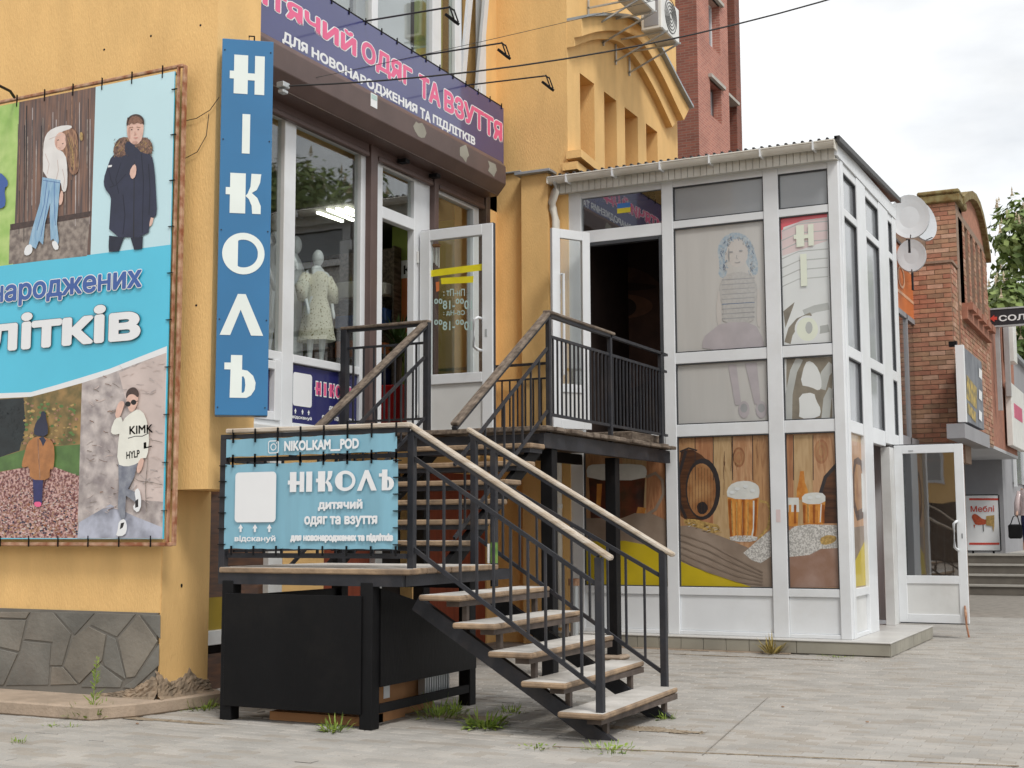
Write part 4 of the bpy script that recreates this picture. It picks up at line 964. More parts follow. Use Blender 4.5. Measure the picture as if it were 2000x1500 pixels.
# ================================================================ GLAZED PORCH
GP = thing('glazed_porch', (-4.9, 14.63, .15), 'white two storey glazed porch with gutter and printed window films', 'porch')
F0, F1 = 14.63, 14.72
def fp(name, *bxs, mat='pvc', **k): return part(name, mat, GP, *bxs, bevel=.005, **k)
ZR = [(.155, .2), (.60, .69), (2.41, 2.55), (3.26, 3.39), (4.87, 4.96), (5.37, 5.47)]
cols = [(-6.66, -6.31), (-5.27, -5.13), (-4.04, -3.865), (-3.3, -3.18)]
for a, c in cols: fp('post', (a, c, F0-.012, F1, .155, 5.47))
bays = [(-6.31, -5.27), (-5.13, -4.04), (-3.865, -3.3)]
for i, (a, c) in enumerate(bays):
    zr = ZR if i else [ZR[0], ZR[1], (2.3, 2.45), (4.81, 4.96), ZR[5]]
    for z0, z1 in zr: fp('rail', (a, c, F0, F1, z0, z1))
    fp('lower_panel', (a+.04, c-.04, F0+.03, F0+.05, .23, .57), mat='pvc_old'); fp('panel_bead', (a, c, F0+.02, F0+.06, .2, .6))
    b = MB()
    for z0, z1 in (zip([q[1] for q in ZR[1:5]], [q[0] for q in ZR[2:]]) if i else [(.69, 2.3)]):
        b.box(a, a+.012, F0+.004, F0+.04, z0, z1); b.box(c-.012, c, F0+.004, F0+.04, z0, z1); b.box(a+.012, c-.012, F0+.004, F0+.04, z1-.012, z1); b.box(a+.012, c-.012, F0+.004, F0+.04, z0, z0+.012)
    b.build('seal', 'gasket', GP)
PYF = F0+.035
part('pane', 'glass_dark', GP, (-6.31, -5.27, PYF, PYF+.006, 4.96, 5.37))
part('film_pane', 'film_grey', GP, (-5.13, -4.04, PYF, PYF+.006, 2.55, 3.26), (-5.13, -4.04, PYF, PYF+.006, 3.39, 4.87), label='grey window film with a faded girl')
part('pane', 'film_grey2', GP, (-5.13, -4.04, PYF, PYF+.006, 4.96, 5.37), (-3.865, -3.3, PYF, PYF+.006, 4.96, 5.37), label='grey reflecting transom pane')
part('film_pane', 'film_white', GP, (-3.865, -3.3, PYF, PYF+.006, 2.55, 3.26), (-3.865, -3.3, PYF, PYF+.006, 3.39, 4.87), label='pale window film with tall letters')
part('film_pane', 'plank1', GP, (-6.31, -5.27, PYF, PYF+.006, .69, 2.3), (-5.13, -4.04, PYF, PYF+.006, .69, 2.41), (-3.865, -3.3, PYF, PYF+.006, .69, 2.41), label='window film with beer mugs and barrels on planks')
# girl film
pr = Print(y=PYF, step=.00004)
pr.add([(1400, 486), (1412, 462), (1436, 452), (1462, 462), (1474, 490), (1482, 520), (1478, 540), (1464, 530), (1440, 470), (1416, 488), (1416, 520), (1420, 545), (1402, 540), (1406, 516)], 'girl_blue', 1)
pr.add(ell(1440, 494, 21, 28, 20), 'girl_skin')
random.seed(12)
for i in range(90):
    a = random.uniform(150, 390); r_ = random.uniform(.98, 1.35); u = 1440+24*r_*cos(radians(a)); v = 496+30*r_*sin(radians(a)); 
    if v > 500: u += random.uniform(-5, 5); v += random.uniform(0, 22)
    pr.stroke([(u, v), (u+random.uniform(-3, 3), v+random.uniform(1, 4)), (u+random.uniform(-4, 4), v+random.uniform(4, 8))], random.uniform(.8, 2), random.choice(('girl_blue', 'girl_dark', 'girl_blue', 'girl_line')))
for u in (1428, 1447): pr.add(ell(u, 492-(u-1428)*.12, 4, 1.6, 8), 'girl_line')
pr.stroke([(1435, 512), (1440, 513), (1446, 511)], 1, 'girl_line'); pr.stroke([(1439, 498), (1438, 504), (1441, 505)], .8, 'girl_line'); pr.add([(1421, 496), (1424, 480), (1425, 510), (1424, 512)], 'girl_line', 1)
pr.add([(1408, 546), (1426, 532), (1456, 530), (1476, 546), (1480, 575), (1470, 600), (1474, 632), (1410, 634), (1414, 602), (1404, 575)], 'girl_dress', 1)
pr.add([(1404, 560), (1398, 600), (1402, 640), (1410, 636), (1408, 590)], 'girl_skin', 1); pr.add([(1480, 552), (1488, 600), (1486, 640), (1478, 636), (1478, 590)], 'girl_skin', 1)
for k_ in range(9): pr.add([(1410, 546+k_*9.5), (1474, 542+k_*9.5), (1474, 543.5+k_*9.5), (1410, 547.8+k_*9.5)], 'girl_line' if k_ != 5 else 'girl_dark')
pr.add([(1410, 630), (1472, 628), (1492, 664), (1492, 682), (1372, 686), (1372, 660), (1392, 644)], 'girl_skirt', 1)
pr.add([(1422, 712), (1438, 712), (1448, 790), (1436, 792)], 'girl_skirt'); pr.add([(1455, 710), (1478, 708), (1486, 788), (1474, 790)], 'girl_skirt')
for u in (1453, 1487): pr.add(ell(u, 800, 11, 17, 14), 'girl_skirt'); pr.add(ell(u, 797, 7, 9, 12), 'girl_line')
pr.build('girl_print', GP)
# pale film with letters
pr = Print(y=PYF, step=.00004)
pr.add([(1524, 426), (1615, 416), (1616, 424), (1570, 430), (1530, 444), (1526, 470)], 'film_red'); pr.add([(1526, 450), (1560, 434), (1616, 424), (1616, 470), (1528, 500)], 'film_pinkish')
for i in range(7):
    pr.stroke([(1527, 560-18*i), (1560, 545-18*i), (1617, 540-18*i)], 2, 'film_tube')
for i, (v, w_) in enumerate(((578, 13), (598, 14), (620, 15), (641, 15), (660, 14))): pr.stroke([(1570, v+14), (1592, v+5), (1619, v)], w_, 'film_tube' if i % 2 else 'film_white')
pr.add([(1530, 608), (1552, 590), (1548, 602), (1534, 640)], 'film_tube2'); pr.add([(1532, 668), (1540, 640), (1556, 622), (1582, 610), (1586, 616), (1562, 632), (1548, 655), (1544, 672)], 'film_tube2')
pr.add(ell(1577, 643, 25, 27, 22), 'film_white'); pr.add(ell(1577, 643, 21, 23, 22), 'film_letter'); pr.add(ell(1580, 640, 7, 12, 12), 'film_tube')
pr.add([(1536, 700), (1625, 697), (1626, 819), (1536, 822)], 'film_tube2')
for pts, w_ in (([(1540, 822), (1541, 770), (1550, 725), (1562, 700)], 14), ([(1604, 760), (1612, 730), (1626, 712)], 18), ([(1612, 820), (1616, 780), (1626, 760)], 16)): pr.stroke(pts, w_, 'film_tube')
pr.add([(1562, 752), (1572, 708), (1584, 704), (1600, 722), (1606, 752), (1600, 764), (1584, 756)], 'film_white', 1)
pr.add([(1560, 770), (1590, 766), (1594, 782), (1604, 800), (1600, 816), (1560, 818), (1562, 800)], 'film_white', 1)
pr.build('letter_film_print', GP)
for ch, (u0, v0, u1, v1) in (('Н', (1551, 483, 1590, 441)), ('І', (1556, 560, 1584, 497))):
    b = MB(); p0, p1, p2 = at(u0, v0, y=PYF-.012), at(u1, v0, y=PYF-.012), at(u0, v1, y=PYF-.012)
    glyph(b, ch, p0, Vector((p1.x-p0.x, 0, 0)), Vector((0, 0, p2.z-p0.z))); b.build('letter', 'film_letter', GP, recalc=False)
# beer film
pr = Print(y=PYF, step=.00004)
for i, (a, c) in enumerate(((1325, 1357), (1358, 1392), (1393.5, 1430), (1431, 1469), (1470.5, 1508), (1536, 1549), (1550, 1587), (1588.5, 1641))):
    pr.add([(a, 850), (c, 849), (c+1, 1090), (a+1, 1090)], 'plank%d' % (i*7 % 4), k=2)
for c_, (rx, ry) in (((1443, 893), (12, 20)), ((1604, 882), (14, 24))):
    for kk in range(4): pr.add(ell(c_[0], c_[1], rx*(1-kk*.22), ry*(1-kk*.22), 18), 'plank%d' % (3 if kk % 2 == 0 else 0))
pr.add([(1325, 886), (1345, 874), (1378, 893), (1398, 925), (1407, 960), (1398, 1000), (1375, 1018), (1340, 1016), (1326, 1005)], 'barrel', 1)
pr.add(ell(1373, 955, 34, 60, 26), 'barrel_hoop'); pr.add(ell(1370, 957, 28, 52, 26), 'barrel_face'); pr.add([(1360, 985), (1374, 978), (1384, 990), (1378, 1004), (1364, 1004)], 'barrel_hoop', 1)
pr.stroke([(1340, 880), (1325, 930), (1328, 985), (1340, 1012)], 6, 'barrel_hoop'); pr.stroke([(1328, 882), (1345, 875), (1362, 880)], 3, 'barrel_hoop')
pr.add([(1330, 1018), (1350, 1012), (1380, 1020), (1408, 1026), (1400, 1044), (1360, 1036)], 'wheat', 1)
pr.stroke([(1483, 978), (1499, 982), (1506, 1000), (1500, 1030), (1482, 1052)], 5, 'wheat')
pr.add([(1421, 972), (1482, 972), (1479, 1030), (1476, 1052), (1430, 1054), (1424, 1030)], 'beer'); pr.add([(1419, 956), (1432, 942), (1460, 938), (1480, 946), (1484, 958), (1481, 976), (1421, 974)], 'foam', 1)
pr.stroke([(1428, 978), (1430, 1030), (1434, 1050)], 3, 'wheat'); pr.stroke([(1472, 978), (1472, 1030), (1468, 1050)], 3, 'foam')
pr.add([(1325, 1028), (1345, 1026), (1372, 1034), (1420, 1052), (1462, 1070), (1490, 1052), (1508, 1040), (1508, 1147), (1325, 1147)], 'cloth')
pr.add([(1452, 1080), (1480, 1055), (1508, 1032), (1508, 1085), (1486, 1100), (1468, 1094)], 'grain')
pr.add([(1325, 1094), (1350, 1106), (1390, 1120), (1430, 1134), (1470, 1147), (1325, 1147)], 'film_yellow')
pr.add([(1560, 940), (1563, 920), (1570, 920), (1572, 942), (1578, 958), (1577, 976), (1556, 976), (1556, 958)], 'beer'); pr.add([(1600, 1022), (1602, 960), (1616, 925), (1634, 905), (1640, 1022)], 'barrel'); pr.stroke([(1602, 965), (1612, 932), (1636, 905)], 7, 'barrel_hoop')
pr.add([(1537, 982), (1560, 982), (1558, 1028), (1537, 1028)], 'beer'); pr.add([(1537, 972), (1560, 972), (1561, 1000), (1537, 1000)], 'foam')
pr.add([(1567, 980), (1612, 980), (1608, 1025), (1570, 1025)], 'beer'); pr.add([(1566, 966), (1590, 961), (1612, 964), (1612, 984), (1567, 985)], 'foam', 1)
pr.add([(1536, 1040), (1552, 1028), (1580, 1024), (1642, 1026), (1642, 1147), (1538, 1147)], 'grain'); pr.add([(1538, 1088), (1580, 1084), (1604, 1072), (1642, 1070), (1642, 1147), (1538, 1147)], 'cloth_pink')
pr.add([(1600, 1052), (1616, 1044), (1636, 1048), (1630, 1060), (1606, 1066)], 'wheat', 1)
random.seed(17)
for i in range(120):
    u = random.choice((random.uniform(1326, 1506), random.uniform(1537, 1640))); v0 = random.uniform(852, 1000); L_ = random.uniform(15, 70)
    busy = (1325 < u < 1412 and v0+L_ > 872) or (1415 < u < 1508 and v0+L_ > 938) or (u > 1535 and v0+L_ > 900)
    if not busy: pr.stroke([(u, v0), (u+random.uniform(-1.5, 1.5), v0+L_*.5), (u+random.uniform(-1, 1), v0+L_)], random.uniform(.4, 1.1), random.choice(('barrel', 'barrel_face', 'plank2')))
for u in (1357.5, 1392.8, 1430.5, 1469.8, 1549.5, 1587.8): pr.stroke([(u, 850), (u+.6, 938 if u < 1600 else 900)], 1.4, 'barrel_hoop')
for i in range(9): u = 1346+i*6; pr.stroke([(u, 912+abs(u-1370)*.3), (u+.5, 1000-abs(u-1370)*.3)], .6, 'barrel')
for k_, (u, m_) in enumerate(((1425, 'beer_deep'), (1432, 'beer_light'), (1438, 'beer'), (1444, 'beer_light'), (1452, 'beer_deep'), (1459, 'beer_light'), (1466, 'beer'), (1477, 'beer_deep'))): pr.add([(u-2.5, 975), (u+2.5, 975), (u+2+(1450-u)*.1, 1040), (u+1+(1450-u)*.14, 1050), (u-2+(1450-u)*.14, 1050), (u-2+(1450-u)*.1, 1040)], m_)
for k_, (u, m_) in enumerate(((1571, 'beer_deep'), (1580, 'beer_light'), (1590, 'beer_deep'), (1600, 'beer_light'), (1608, 'beer_deep'), (1543, 'beer_light'), (1553, 'beer_deep'))): pr.add([(u-2.5, 986), (u+2.5, 986), (u+2, 1022), (u-2, 1022)], m_)
pr.add([(1424, 1046), (1480, 1046), (1478, 1058), (1428, 1058)], 'grain', 1)
for u in (1439, 1450, 1461): pr.stroke([(u, 980), (u, 1035), (u+(1450-u)*.2, 1050)], 1.6, 'wheat' if u != 1450 else 'barrel_face')
for (cx_, cy_) in ((1440, 955), (1456, 950), (1470, 958), (1430, 962), (1582, 972), (1598, 970)): pr.add(ell(cx_, cy_, 5, 3.4, 9), 'film_white')
pr.stroke([(1578, 984), (1579, 1020)], 2, 'wheat'); pr.stroke([(1604, 984), (1602, 1020)], 2, 'film_white')
for i in range(40): u = random.uniform(1332, 1404); v = 1014+(u-1332)*.3+random.uniform(-4, 12); pr.stroke([(u, v), (u+random.uniform(3, 9), v+random.uniform(-3, 3))], .8, random.choice(('wheat', 'barrel', 'foam')))
for k_ in range(5): pr.stroke([(1326, 1042+12*k_), (1380, 1060+14*k_), (1440, 1092+11*k_), (1490, 1118+6*k_)], 2.4, 'cloth_fold')
# left pane: dark mug under the platform
for i, (a, c) in enumerate(((1138, 1170), (1171, 1215), (1216, 1262), (1263, 1306))): pr.add([(a, 872), (c, 872), (c, 1040), (a, 1040)], 'plank%d' % (i % 4), k=2)
pr.add([(1150, 934), (1260, 934), (1256, 1012), (1154, 1012)], 'beer_dark'); pr.add([(1145, 912), (1160, 906), (1250, 906), (1264, 914), (1262, 938), (1147, 938)], 'foam', 1)
pr.add([(1240, 1012), (1246, 990), (1262, 992), (1256, 1012)], 'beer'); pr.stroke([(1262, 932), (1280, 924), (1294, 938), (1296, 965), (1280, 995), (1260, 1008)], 6, 'cloth'); pr.add([(1166, 945), (1176, 945), (1172, 1005), (1164, 1005)], 'beer')
pr.add([(1140, 1012), (1215, 1012), (1240, 1002), (1275, 1004), (1306, 1018), (1306, 1147), (1140, 1147)], 'cloth'); pr.add([(1140, 1058), (1220, 1056), (1260, 1064), (1306, 1082), (1306, 1147), (1140, 1147)], 'film_yellow')
pr.build('beer_print', GP)
# faint notice on the middle post, flag sticker on the transom
part('notice', 'film_pinkish', GP, (-3.98, -3.93, F0-.014, F0-.0125, 1.42, 1.56))
part('flag_sticker', 'flag_blue', GP, (-5.85, -5.68, PYF-.004, PYF-.002, 5.2, 5.26), label='blue half of a small flag sticker'); part('flag_sticker', 'flag_yellow', GP, (-5.85, -5.68, PYF-.004, PYF-.002, 5.14, 5.2), label='yellow half of a small flag sticker')
# side wall x=-3.18
SX0, SX1 = -3.26, -3.18
sposts = [(14.72, 14.83), (15.55, 16.03), (16.86, 17.45), (17.78, 18.0)]
for i, (a, c) in enumerate(sposts): fp('post', (SX0, SX1+.012, a, c, 2.4 if i == 2 else .155, 5.47))
sb_ = [(14.83, 15.55), (16.03, 16.86), (17.45, 17.78)]
for i, (a, c) in enumerate(sb_):
    for z0, z1 in (ZR if i == 0 else [(2.36, 2.55)]+ZR[3:]): fp('rail', (SX0, SX1, a, c, z0, z1))
    part('film_pane', 'film_grey2', GP, (-3.222, -3.216, a, c, 2.55, 3.26), (-3.222, -3.216, a, c, 3.39, 4.87), (-3.222, -3.216, a, c, 4.96, 5.37), label='grey reflecting side pane')
    b = MB()
    for z0, z1 in ((2.55, 3.26), (3.39, 4.87), (4.96, 5.37)): b.box(SX1-.03, SX1-.004, a, a+.015, z0, z1); b.box(SX1-.03, SX1-.004, c-.015, c, z0, z1); b.box(SX1-.03, SX1-.004, a+.015, c-.015, z1-.015, z1)
    b.build('seal', 'gasket', GP)
fp('lower_panel', (-3.23, -3.21, 14.83, 15.55, .2, .6), mat='pvc_old')
fp('door_jamb', (SX0-.02, SX1+.02, 17.0, 17.12, .155, 2.36), (SX0-.02, SX1+.02, 17.12, 17.3, .155, 2.36), mat='pvc_old')
part('film_pane', 'plank2', GP, (-3.222, -3.216, 14.83, 15.55, .69, 2.41), label='side window film with planks and a mug')
pr = Print(x=-3.216, step=.0006)
pr.add([(1661, 860), (1690, 868), (1694, 1060), (1668, 1060)], 'plank1'); pr.add([(1664, 900), (1680, 890), (1692, 930), (1692, 1010), (1668, 1020)], 'barrel', 1)
pr.add([(1668, 905), (1684, 910), (1688, 990), (1670, 1000)], 'barrel_face', 1); pr.add([(1682, 925), (1693, 922), (1694, 1000), (1684, 1000)], 'foam'); pr.add([(1667, 1030), (1694, 1026), (1696, 1144), (1670, 1146)], 'cloth'); pr.add([(1668, 1100), (1694, 1046), (1696, 1142), (1669, 1146)], 'film_yellow')
pr.build('beer_print', GP)
fp('back_wall', (-6.47, -3.3, 17.92, 18.0, .155, 5.47)); part('left_wall', 'pvc_old', GP, (-6.66, -6.6, 14.72, 18, .155, 5.47))
part('shade_lining', 'mural_dark', GP, (-6.5, -3.4, 16.4, 16.45, 2.4, 5.3), (-6.44, -6.4, 14.75, 16.4, 2.3, 5.3), (-3.42, -3.4, 15, 16.4, .2, 5.3), (-6.5, -3.4, 14.8, 16.4, 5.3, 5.33), (-6.5, -3.4, 14.8, 16.4, 2.2, 2.3))  # dark sheets added so the upper doorway reads as unlit
pr = Print(y=16.4, step=.001)
for (cx, cy, rx, ry, mm) in ((1213, 640, 110, 120, 'mural_mid'), (1213, 598, 62, 24, 'mural_brown'), (1213, 600, 30, 20, 'mural_dark'), (1213, 598, 12, 12, 'mural_brown'), (1213, 598, 5, 5, 'dark'), (1213, 560, 70, 8, 'mural_dark')): pr.add(ell(cx, cy, rx, ry, 24), mm)
pr.build('dark_mural', GP)
part('inner_wall', 'door_red', GP, (-3.9, -3.42, 16.5, 16.55, .16, 2.3), (-3.9, -3.85, 16.5, 17.9, .16, 2.3))
part('door_frame', 'gasket', GP, (-5.31, -5.27, F0-.01, F0+.09, 2.45, 4.81), (-6.27, -5.31, F0, F0+.09, 4.77, 4.81), label='dark door frame of the upper opening')
# roof, soffit, gutter
part('soffit', 'soffit', GP, (-6.6, -3.17, 14.52, 14.64, 5.44, 5.445))
b = MB()
n_ = 44
for i in range(n_):
    a = -6.62+i*(3.44/n_); b.box(a+.004, a+3.44/n_-.004, 14.505, 14.52, 5.43, 5.6)
    b.box(a, a+.004, 14.51, 14.52, 5.43, 5.6)
b.build('fascia_board', 'soffit', GP)
b = MB()
for i in range(40): a = 14.52+i*(3.48/40); b.box(-3.175, -3.16, a+.003, a+3.48/40-.003, 5.475, 5.64)
b.box(-3.19, -3.175, 14.5, 18.0, 5.475, 5.64); b.build('side_fascia', 'pvc', GP)
prof = [(-.07*cos(radians(t)), -.07*sin(radians(t))) for t in range(0, 181, 20)]
b = MB()
for k_ in range(len(prof)-1):
    (a0, c0), (a1, c1) = prof[k_], prof[k_+1]
    b.hexa([(-6.64, 14.43+a0, 5.61+c0), (-3.16, 14.43+a0, 5.61+c0), (-3.16, 14.43+a1, 5.61+c1), (-6.64, 14.43+a1, 5.61+c1), (-6.64, 14.43+a0*.92, 5.61+c0*.92+.002), (-3.16, 14.43+a0*.92, 5.61+c0*.92+.002), (-3.16, 14.43+a1*.92, 5.61+c1*.92+.002), (-6.64, 14.43+a1*.92, 5.61+c1*.92+.002)])
b.box(-6.65, -6.64, 14.36, 14.5, 5.54, 5.61); b.box(-3.16, -3.15, 14.36, 14.5, 5.51, 5.615); b.tube([(-6.64, 14.36, 5.61), (-3.16, 14.36, 5.61)], .009, 6)
b.build('gutter', 'gutter', GP)
for i in range(6): a = -6.4+i*.6; part('gutter_clip', 'pvc', GP, (a, a+.018, 14.35, 14.51, 5.525, 5.625))
b = MB()
nr = 38
for i in range(nr):
    a = -6.66+i*(3.53/nr); z = 5.625
    b.hexa([(a, 14.39, z), (a+.065, 14.39, z), (a+.065, 18.1, z+.12), (a, 18.1, z+.12), (a, 14.39, z+.006), (a+.065, 14.39, z+.006), (a+.065, 18.1, z+.126), (a, 18.1, z+.126)])
    b.hexa([(a+.06, 14.39, z), (a+.095, 14.39, z), (a+.095, 18.1, z+.12), (a+.06, 18.1, z+.12), (a+.066, 14.39, z+.028), (a+.089, 14.39, z+.028), (a+.089, 18.1, z+.148), (a+.066, 18.1, z+.148)])
b.build('corrugated_roof', 'roof_metal', GP)
part('roof_edge', 'roof_metal', GP, (-6.67, -3.13, 14.4, 14.42, 5.6, 5.628))
MB().hexa([(-3.16, 14.39, 5.6), (-3.1, 14.39, 5.6), (-3.1, 18.1, 5.72), (-3.16, 18.1, 5.72), (-3.16, 14.39, 5.66), (-3.1, 14.39, 5.66), (-3.1, 18.1, 5.78), (-3.16, 18.1, 5.78)]).build('roof_verge', 'roof_metal', GP)
# downpipe
b = MB().tube([(-6.56, 14.43, 5.56), (-6.56, 14.43, 5.45), (-6.63, 14.47, 5.32), (-6.63, 14.5, 5.25), (-6.6, 14.52, 5.1), (-6.6, 14.52, .2)], .05, 12); b.build('downpipe', 'gutter', GP, smooth=True)
for zz in (4.2, 3.1, 1.6): MB().tube([(-6.6, 14.52, zz), (-6.6, 14.52, zz+.05)], .056, 12).build('pipe_clip', 'pvc_old', GP)
# upper left door leaf standing open
UL = thing('upper_porch_door', (-6.27, 14.6, 2.45), 'white glazed upper porch door folded open beside the downpipe', 'door')
def leaf(par, hinge, dirv, Wd, z0, z1, mid=None, st=.11, th=.05, pane='glass', mat='pvc'):
    H_ = Vector(hinge); D = Vector(dirv).normalized(); N = Vector((D.y, -D.x, 0))
    def bx_(a, c, e, g, t0=-th/2, t1=th/2):
        return [H_+D*a+N*t0+Z*(e-H_.z), H_+D*c+N*t0+Z*(e-H_.z), H_+D*c+N*t1+Z*(e-H_.z), H_+D*a+N*t1+Z*(e-H_.z), H_+D*a+N*t0+Z*(g-H_.z), H_+D*c+N*t0+Z*(g-H_.z), H_+D*c+N*t1+Z*(g-H_.z), H_+D*a+N*t1+Z*(g-H_.z)]
    b = MB()
    b.hexa(bx_(0, st, z0, z1)).hexa(bx_(Wd-st, Wd, z0, z1)).hexa(bx_(st, Wd-st, z1-st, z1)).hexa(bx_(st, Wd-st, z0, z0+st))
    if mid: b.hexa(bx_(st, Wd-st, mid, mid+.1))
    fr_ = b.build('leaf_frame', mat, par, bevel=.004)
    lo = mid+.1 if mid else z0+st
    MB().hexa(bx_(st, Wd-st, lo, z1-st, -.004, .004)).build('pane', pane, par)
    if mid: MB().hexa(bx_(st, Wd-st, z0+st, mid, -.015, .01)).build('lower_panel', 'pvc_old', par)
    return H_, D, N
Hh, Dd, Nn = leaf(UL, (-6.45, 14.05, 2.45), (.32, .5, 0), .54, 2.52, 4.9, 2.95)
hb = MB().tube([Hh+Dd*.12+Nn*.03+Z*1.9, Hh+Dd*.12+Nn*.08+Z*1.9, Hh+Dd*.12+Nn*.08+Z*.7, Hh+Dd*.12+Nn*.03+Z*.7], .016, 8).build('handle', 'pvc', UL)
# street door of the porch, open at right angles
SD = thing('porch_street_door', (-3.16, 17.3, .15), 'white glazed street door standing open at the right side of the porch', 'door')
Hh, Dd, Nn = leaf(SD, (-3.16, 17.28, .15), (1, 0, 0), .835, .18, 2.39, .66, st=.105, pane='glass_dark')
MB().tube([(-2.42, 17.25, 1.43), (-2.42, 17.18, 1.43), (-2.45, 17.16, 1.4), (-2.45, 17.16, 1.11), (-2.42, 17.18, 1.08), (-2.42, 17.25, 1.08)], .018, 8).build('handle', 'pvc', SD, smooth=True)
part('keyhole', 'gasket', SD, (-2.375, -2.365, 17.25, 17.254, 1.22, 1.28)); part('door_closer_mark', 'aluminium', SD, (-2.98, -2.92, 17.25, 17.254, 2.31, 2.325))
MB().tube([(-2.37, 17.24, .4), (-2.36, 17.22, .3), (-2.355, 17.21, .17), (-2.33, 17.2, .02)], [.01, .018, .012, .012], 8).build('door_stay', 'rust', SD)
part('seal', 'gasket', SD, (-3.17, -3.16, 17.26, 17.3, .18, 2.4), (-3.17, -2.32, 17.26, 17.3, 2.39, 2.402), (-3.15, -2.34, 17.26, 17.3, .168, .18))
for zz in (.45, 1.2, 2.1): MB().tube([(-3.2, 17.24, zz), (-3.2, 17.24, zz+.12)], .016, 8).build('hinge', 'gasket', SD)
# tiled base
BS = thing('tiled_step', (-4.7, 14.41, 0), 'low tiled step under the white glazed porch', 'step')
part('core', 'stone_joint', BS, (-6.9, -2.755, 14.425, 17.2, 0, .14))
part('top_slab', 'tile_top', BS, (-6.9, -2.735, 14.4, 17.2, .14, .155), bevel=.004)
xx = -2.75
tw = [.99]+[.262]*12
for t_ in tw:
    part('tile', 'tile_edge', BS, (xx-t_+.004, xx-.002, 14.41, 14.425, .012, .138), bevel=.003); xx -= t_
for i in range(10): part('tile', 'tile_edge', BS, (-2.755, -2.742, 14.43+i*.27, 14.43+i*.27+.263, .005, .138), bevel=.003)
part('mortar_strip', 'concrete', BS, (-6.9, -3.8, 14.36, 14.41, 0, .012))

# ================================================================ STEEL STAIRCASE
SC = thing('steel_staircase', (-5.0, 8.5, 0), 'black steel staircase with weathered wooden treads and landing in front of the shop', 'staircase')
def sp(name, mat='steel', bevel=0, **k):
    def f(*beams):
        b = MB()
        for q in beams: b.beam(*q)
        return b.build(name, mat, SC, bevel=bevel, **k)
    return f
LZ = 1.09
def post(x, y, z0, z1, w_=.05, mat='steel'): return part('post', mat, SC, (x-w_/2, x+w_/2, y-w_/2, y+w_/2, z0, z1), bevel=.004)
# landing deck boards and frame
for i in range(9):
    y0 = 7.8+i*.152; jx = random.uniform(-.02, .02)
    top_faces(part('deck_board', 'wood_edge', SC, (-6.28+jx, -4.67+jx, y0, y0+.145, LZ-.045, LZ-random.uniform(0, .006)), bevel=.008), 'wood_top')
sp('landing_frame')(((-6.28, 7.84, LZ-.085), (-4.72, 7.84, LZ-.085), .05, .08), ((-6.28, 9.44, LZ-.085), (-4.72, 9.44, LZ-.085), .05, .08), ((-6.25, 7.86, LZ-.085), (-6.25, 9.42, LZ-.085), .05, .08), ((-4.74, 7.86, LZ-.085), (-4.74, 9.42, LZ-.085), .05, .08))
# black boxed base
for (x, y) in ((-6.19, 7.86), (-5.0, 7.86), (-5.0, 9.27), (-6.19, 9.27)): part('base_leg', 'steel_black', SC, (x-.05, x+.05, y-.05, y+.05, 0, LZ-.1), bevel=.004)
for q_ in (((-4.97, 7.92, .13), (-4.97, 9.22, .13), .03, .06), ((-6.14, 9.27, LZ-.16), (-5.05, 9.27, LZ-.16), .05, .07)): sp('base_rail', 'steel_black')(q_)
part('base_panel', 'plywood_black', SC, (-6.2, -5.03, 7.795, 7.808, .1, .9), bevel=.003)
MB().prism([(-4.948, 7.9, .28), (-4.948, 9.3, .28), (-4.948, 9.3, .42), (-4.948, 8.4, .84), (-4.948, 7.9, .95)], (.012, 0, 0)).build('base_panel', 'plywood_black', SC, label='sloping black side panel of the boxed base')
MB().box(-6.19, -6.18, 7.9, 9.25, .1, .88).build('base_panel', 'plywood_black', SC)
# lower flight
random.seed(11)
tx = [-4.45, -4.19, -3.93, -3.68, -3.42]
for i, x in enumerate(tx):
    z = LZ-.18*(i+1); jy = random.uniform(-.02, .02)
    b = MB().hexa([(x-.19, 7.9+jy, z-.038), (x+.135, 7.9+jy, z-.038), (x+.07, 9.48+jy, z-.038), (x-.2, 9.48+jy, z-.038), (x-.19, 7.9+jy, z), (x+.135, 7.9+jy, z), (x+.07, 9.48+jy, z), (x-.2, 9.48+jy, z)]); top_faces(b.build('tread', 'wood_edge', SC, bevel=.01), 'wood_top')
    part('tread_angle', 'steel_worn', SC, (x-.02, x+.08, 7.99, 9.44, z-.08, z-.04))
    for yy in (8.14, 9.24): part('tread_bracket', 'steel_worn', SC, (x+.03, x+.065, yy-.02, yy+.02, z-.24, z-.08))
sp('stringer')(((-4.78, 8.12, .84), (-3.24, 8.12, -.09), .05, .1)); sp('stringer')(((-4.78, 9.22, .84), (-3.24, 9.22, -.09), .05, .1))
def lerpz(a, b_, x): t = (x-a[0])/(b_[0]-a[0]); return a[1]+(b_[1]-a[1])*t
def flight_rail(y, xt, xb, top, mid, low, n, posts):
    sp('hand_rail')(((xt, y, lerpz(*top, xt)-.035), (xb, y, lerpz(*top, xb)-.035), .045, .025))
    b = MB().beam((xt-.02, y, lerpz(*top, xt-.02)), (xb+.09, y, lerpz(*top, xb+.09)), .06, .036); b.build('wooden_handrail', 'wood', SC, bevel=.01)
    sp('middle_rail')(((xt, y, lerpz(*mid, xt)), (xb, y, lerpz(*mid, xb)), .02, .028)); sp('lower_rail')(((xt, y, lerpz(*low, xt)), (xb, y, lerpz(*low, xb)), .02, .028))
    for i in range(n):
        x = xt+(xb-xt)*(i+1)/(n+1)
        part('baluster', 'steel', SC, (x-.008, x+.008, y-.008, y+.008, lerpz(*low, x), lerpz(*mid, x)))
    for x, z0, z1 in posts: post(x, y, z0, z1)
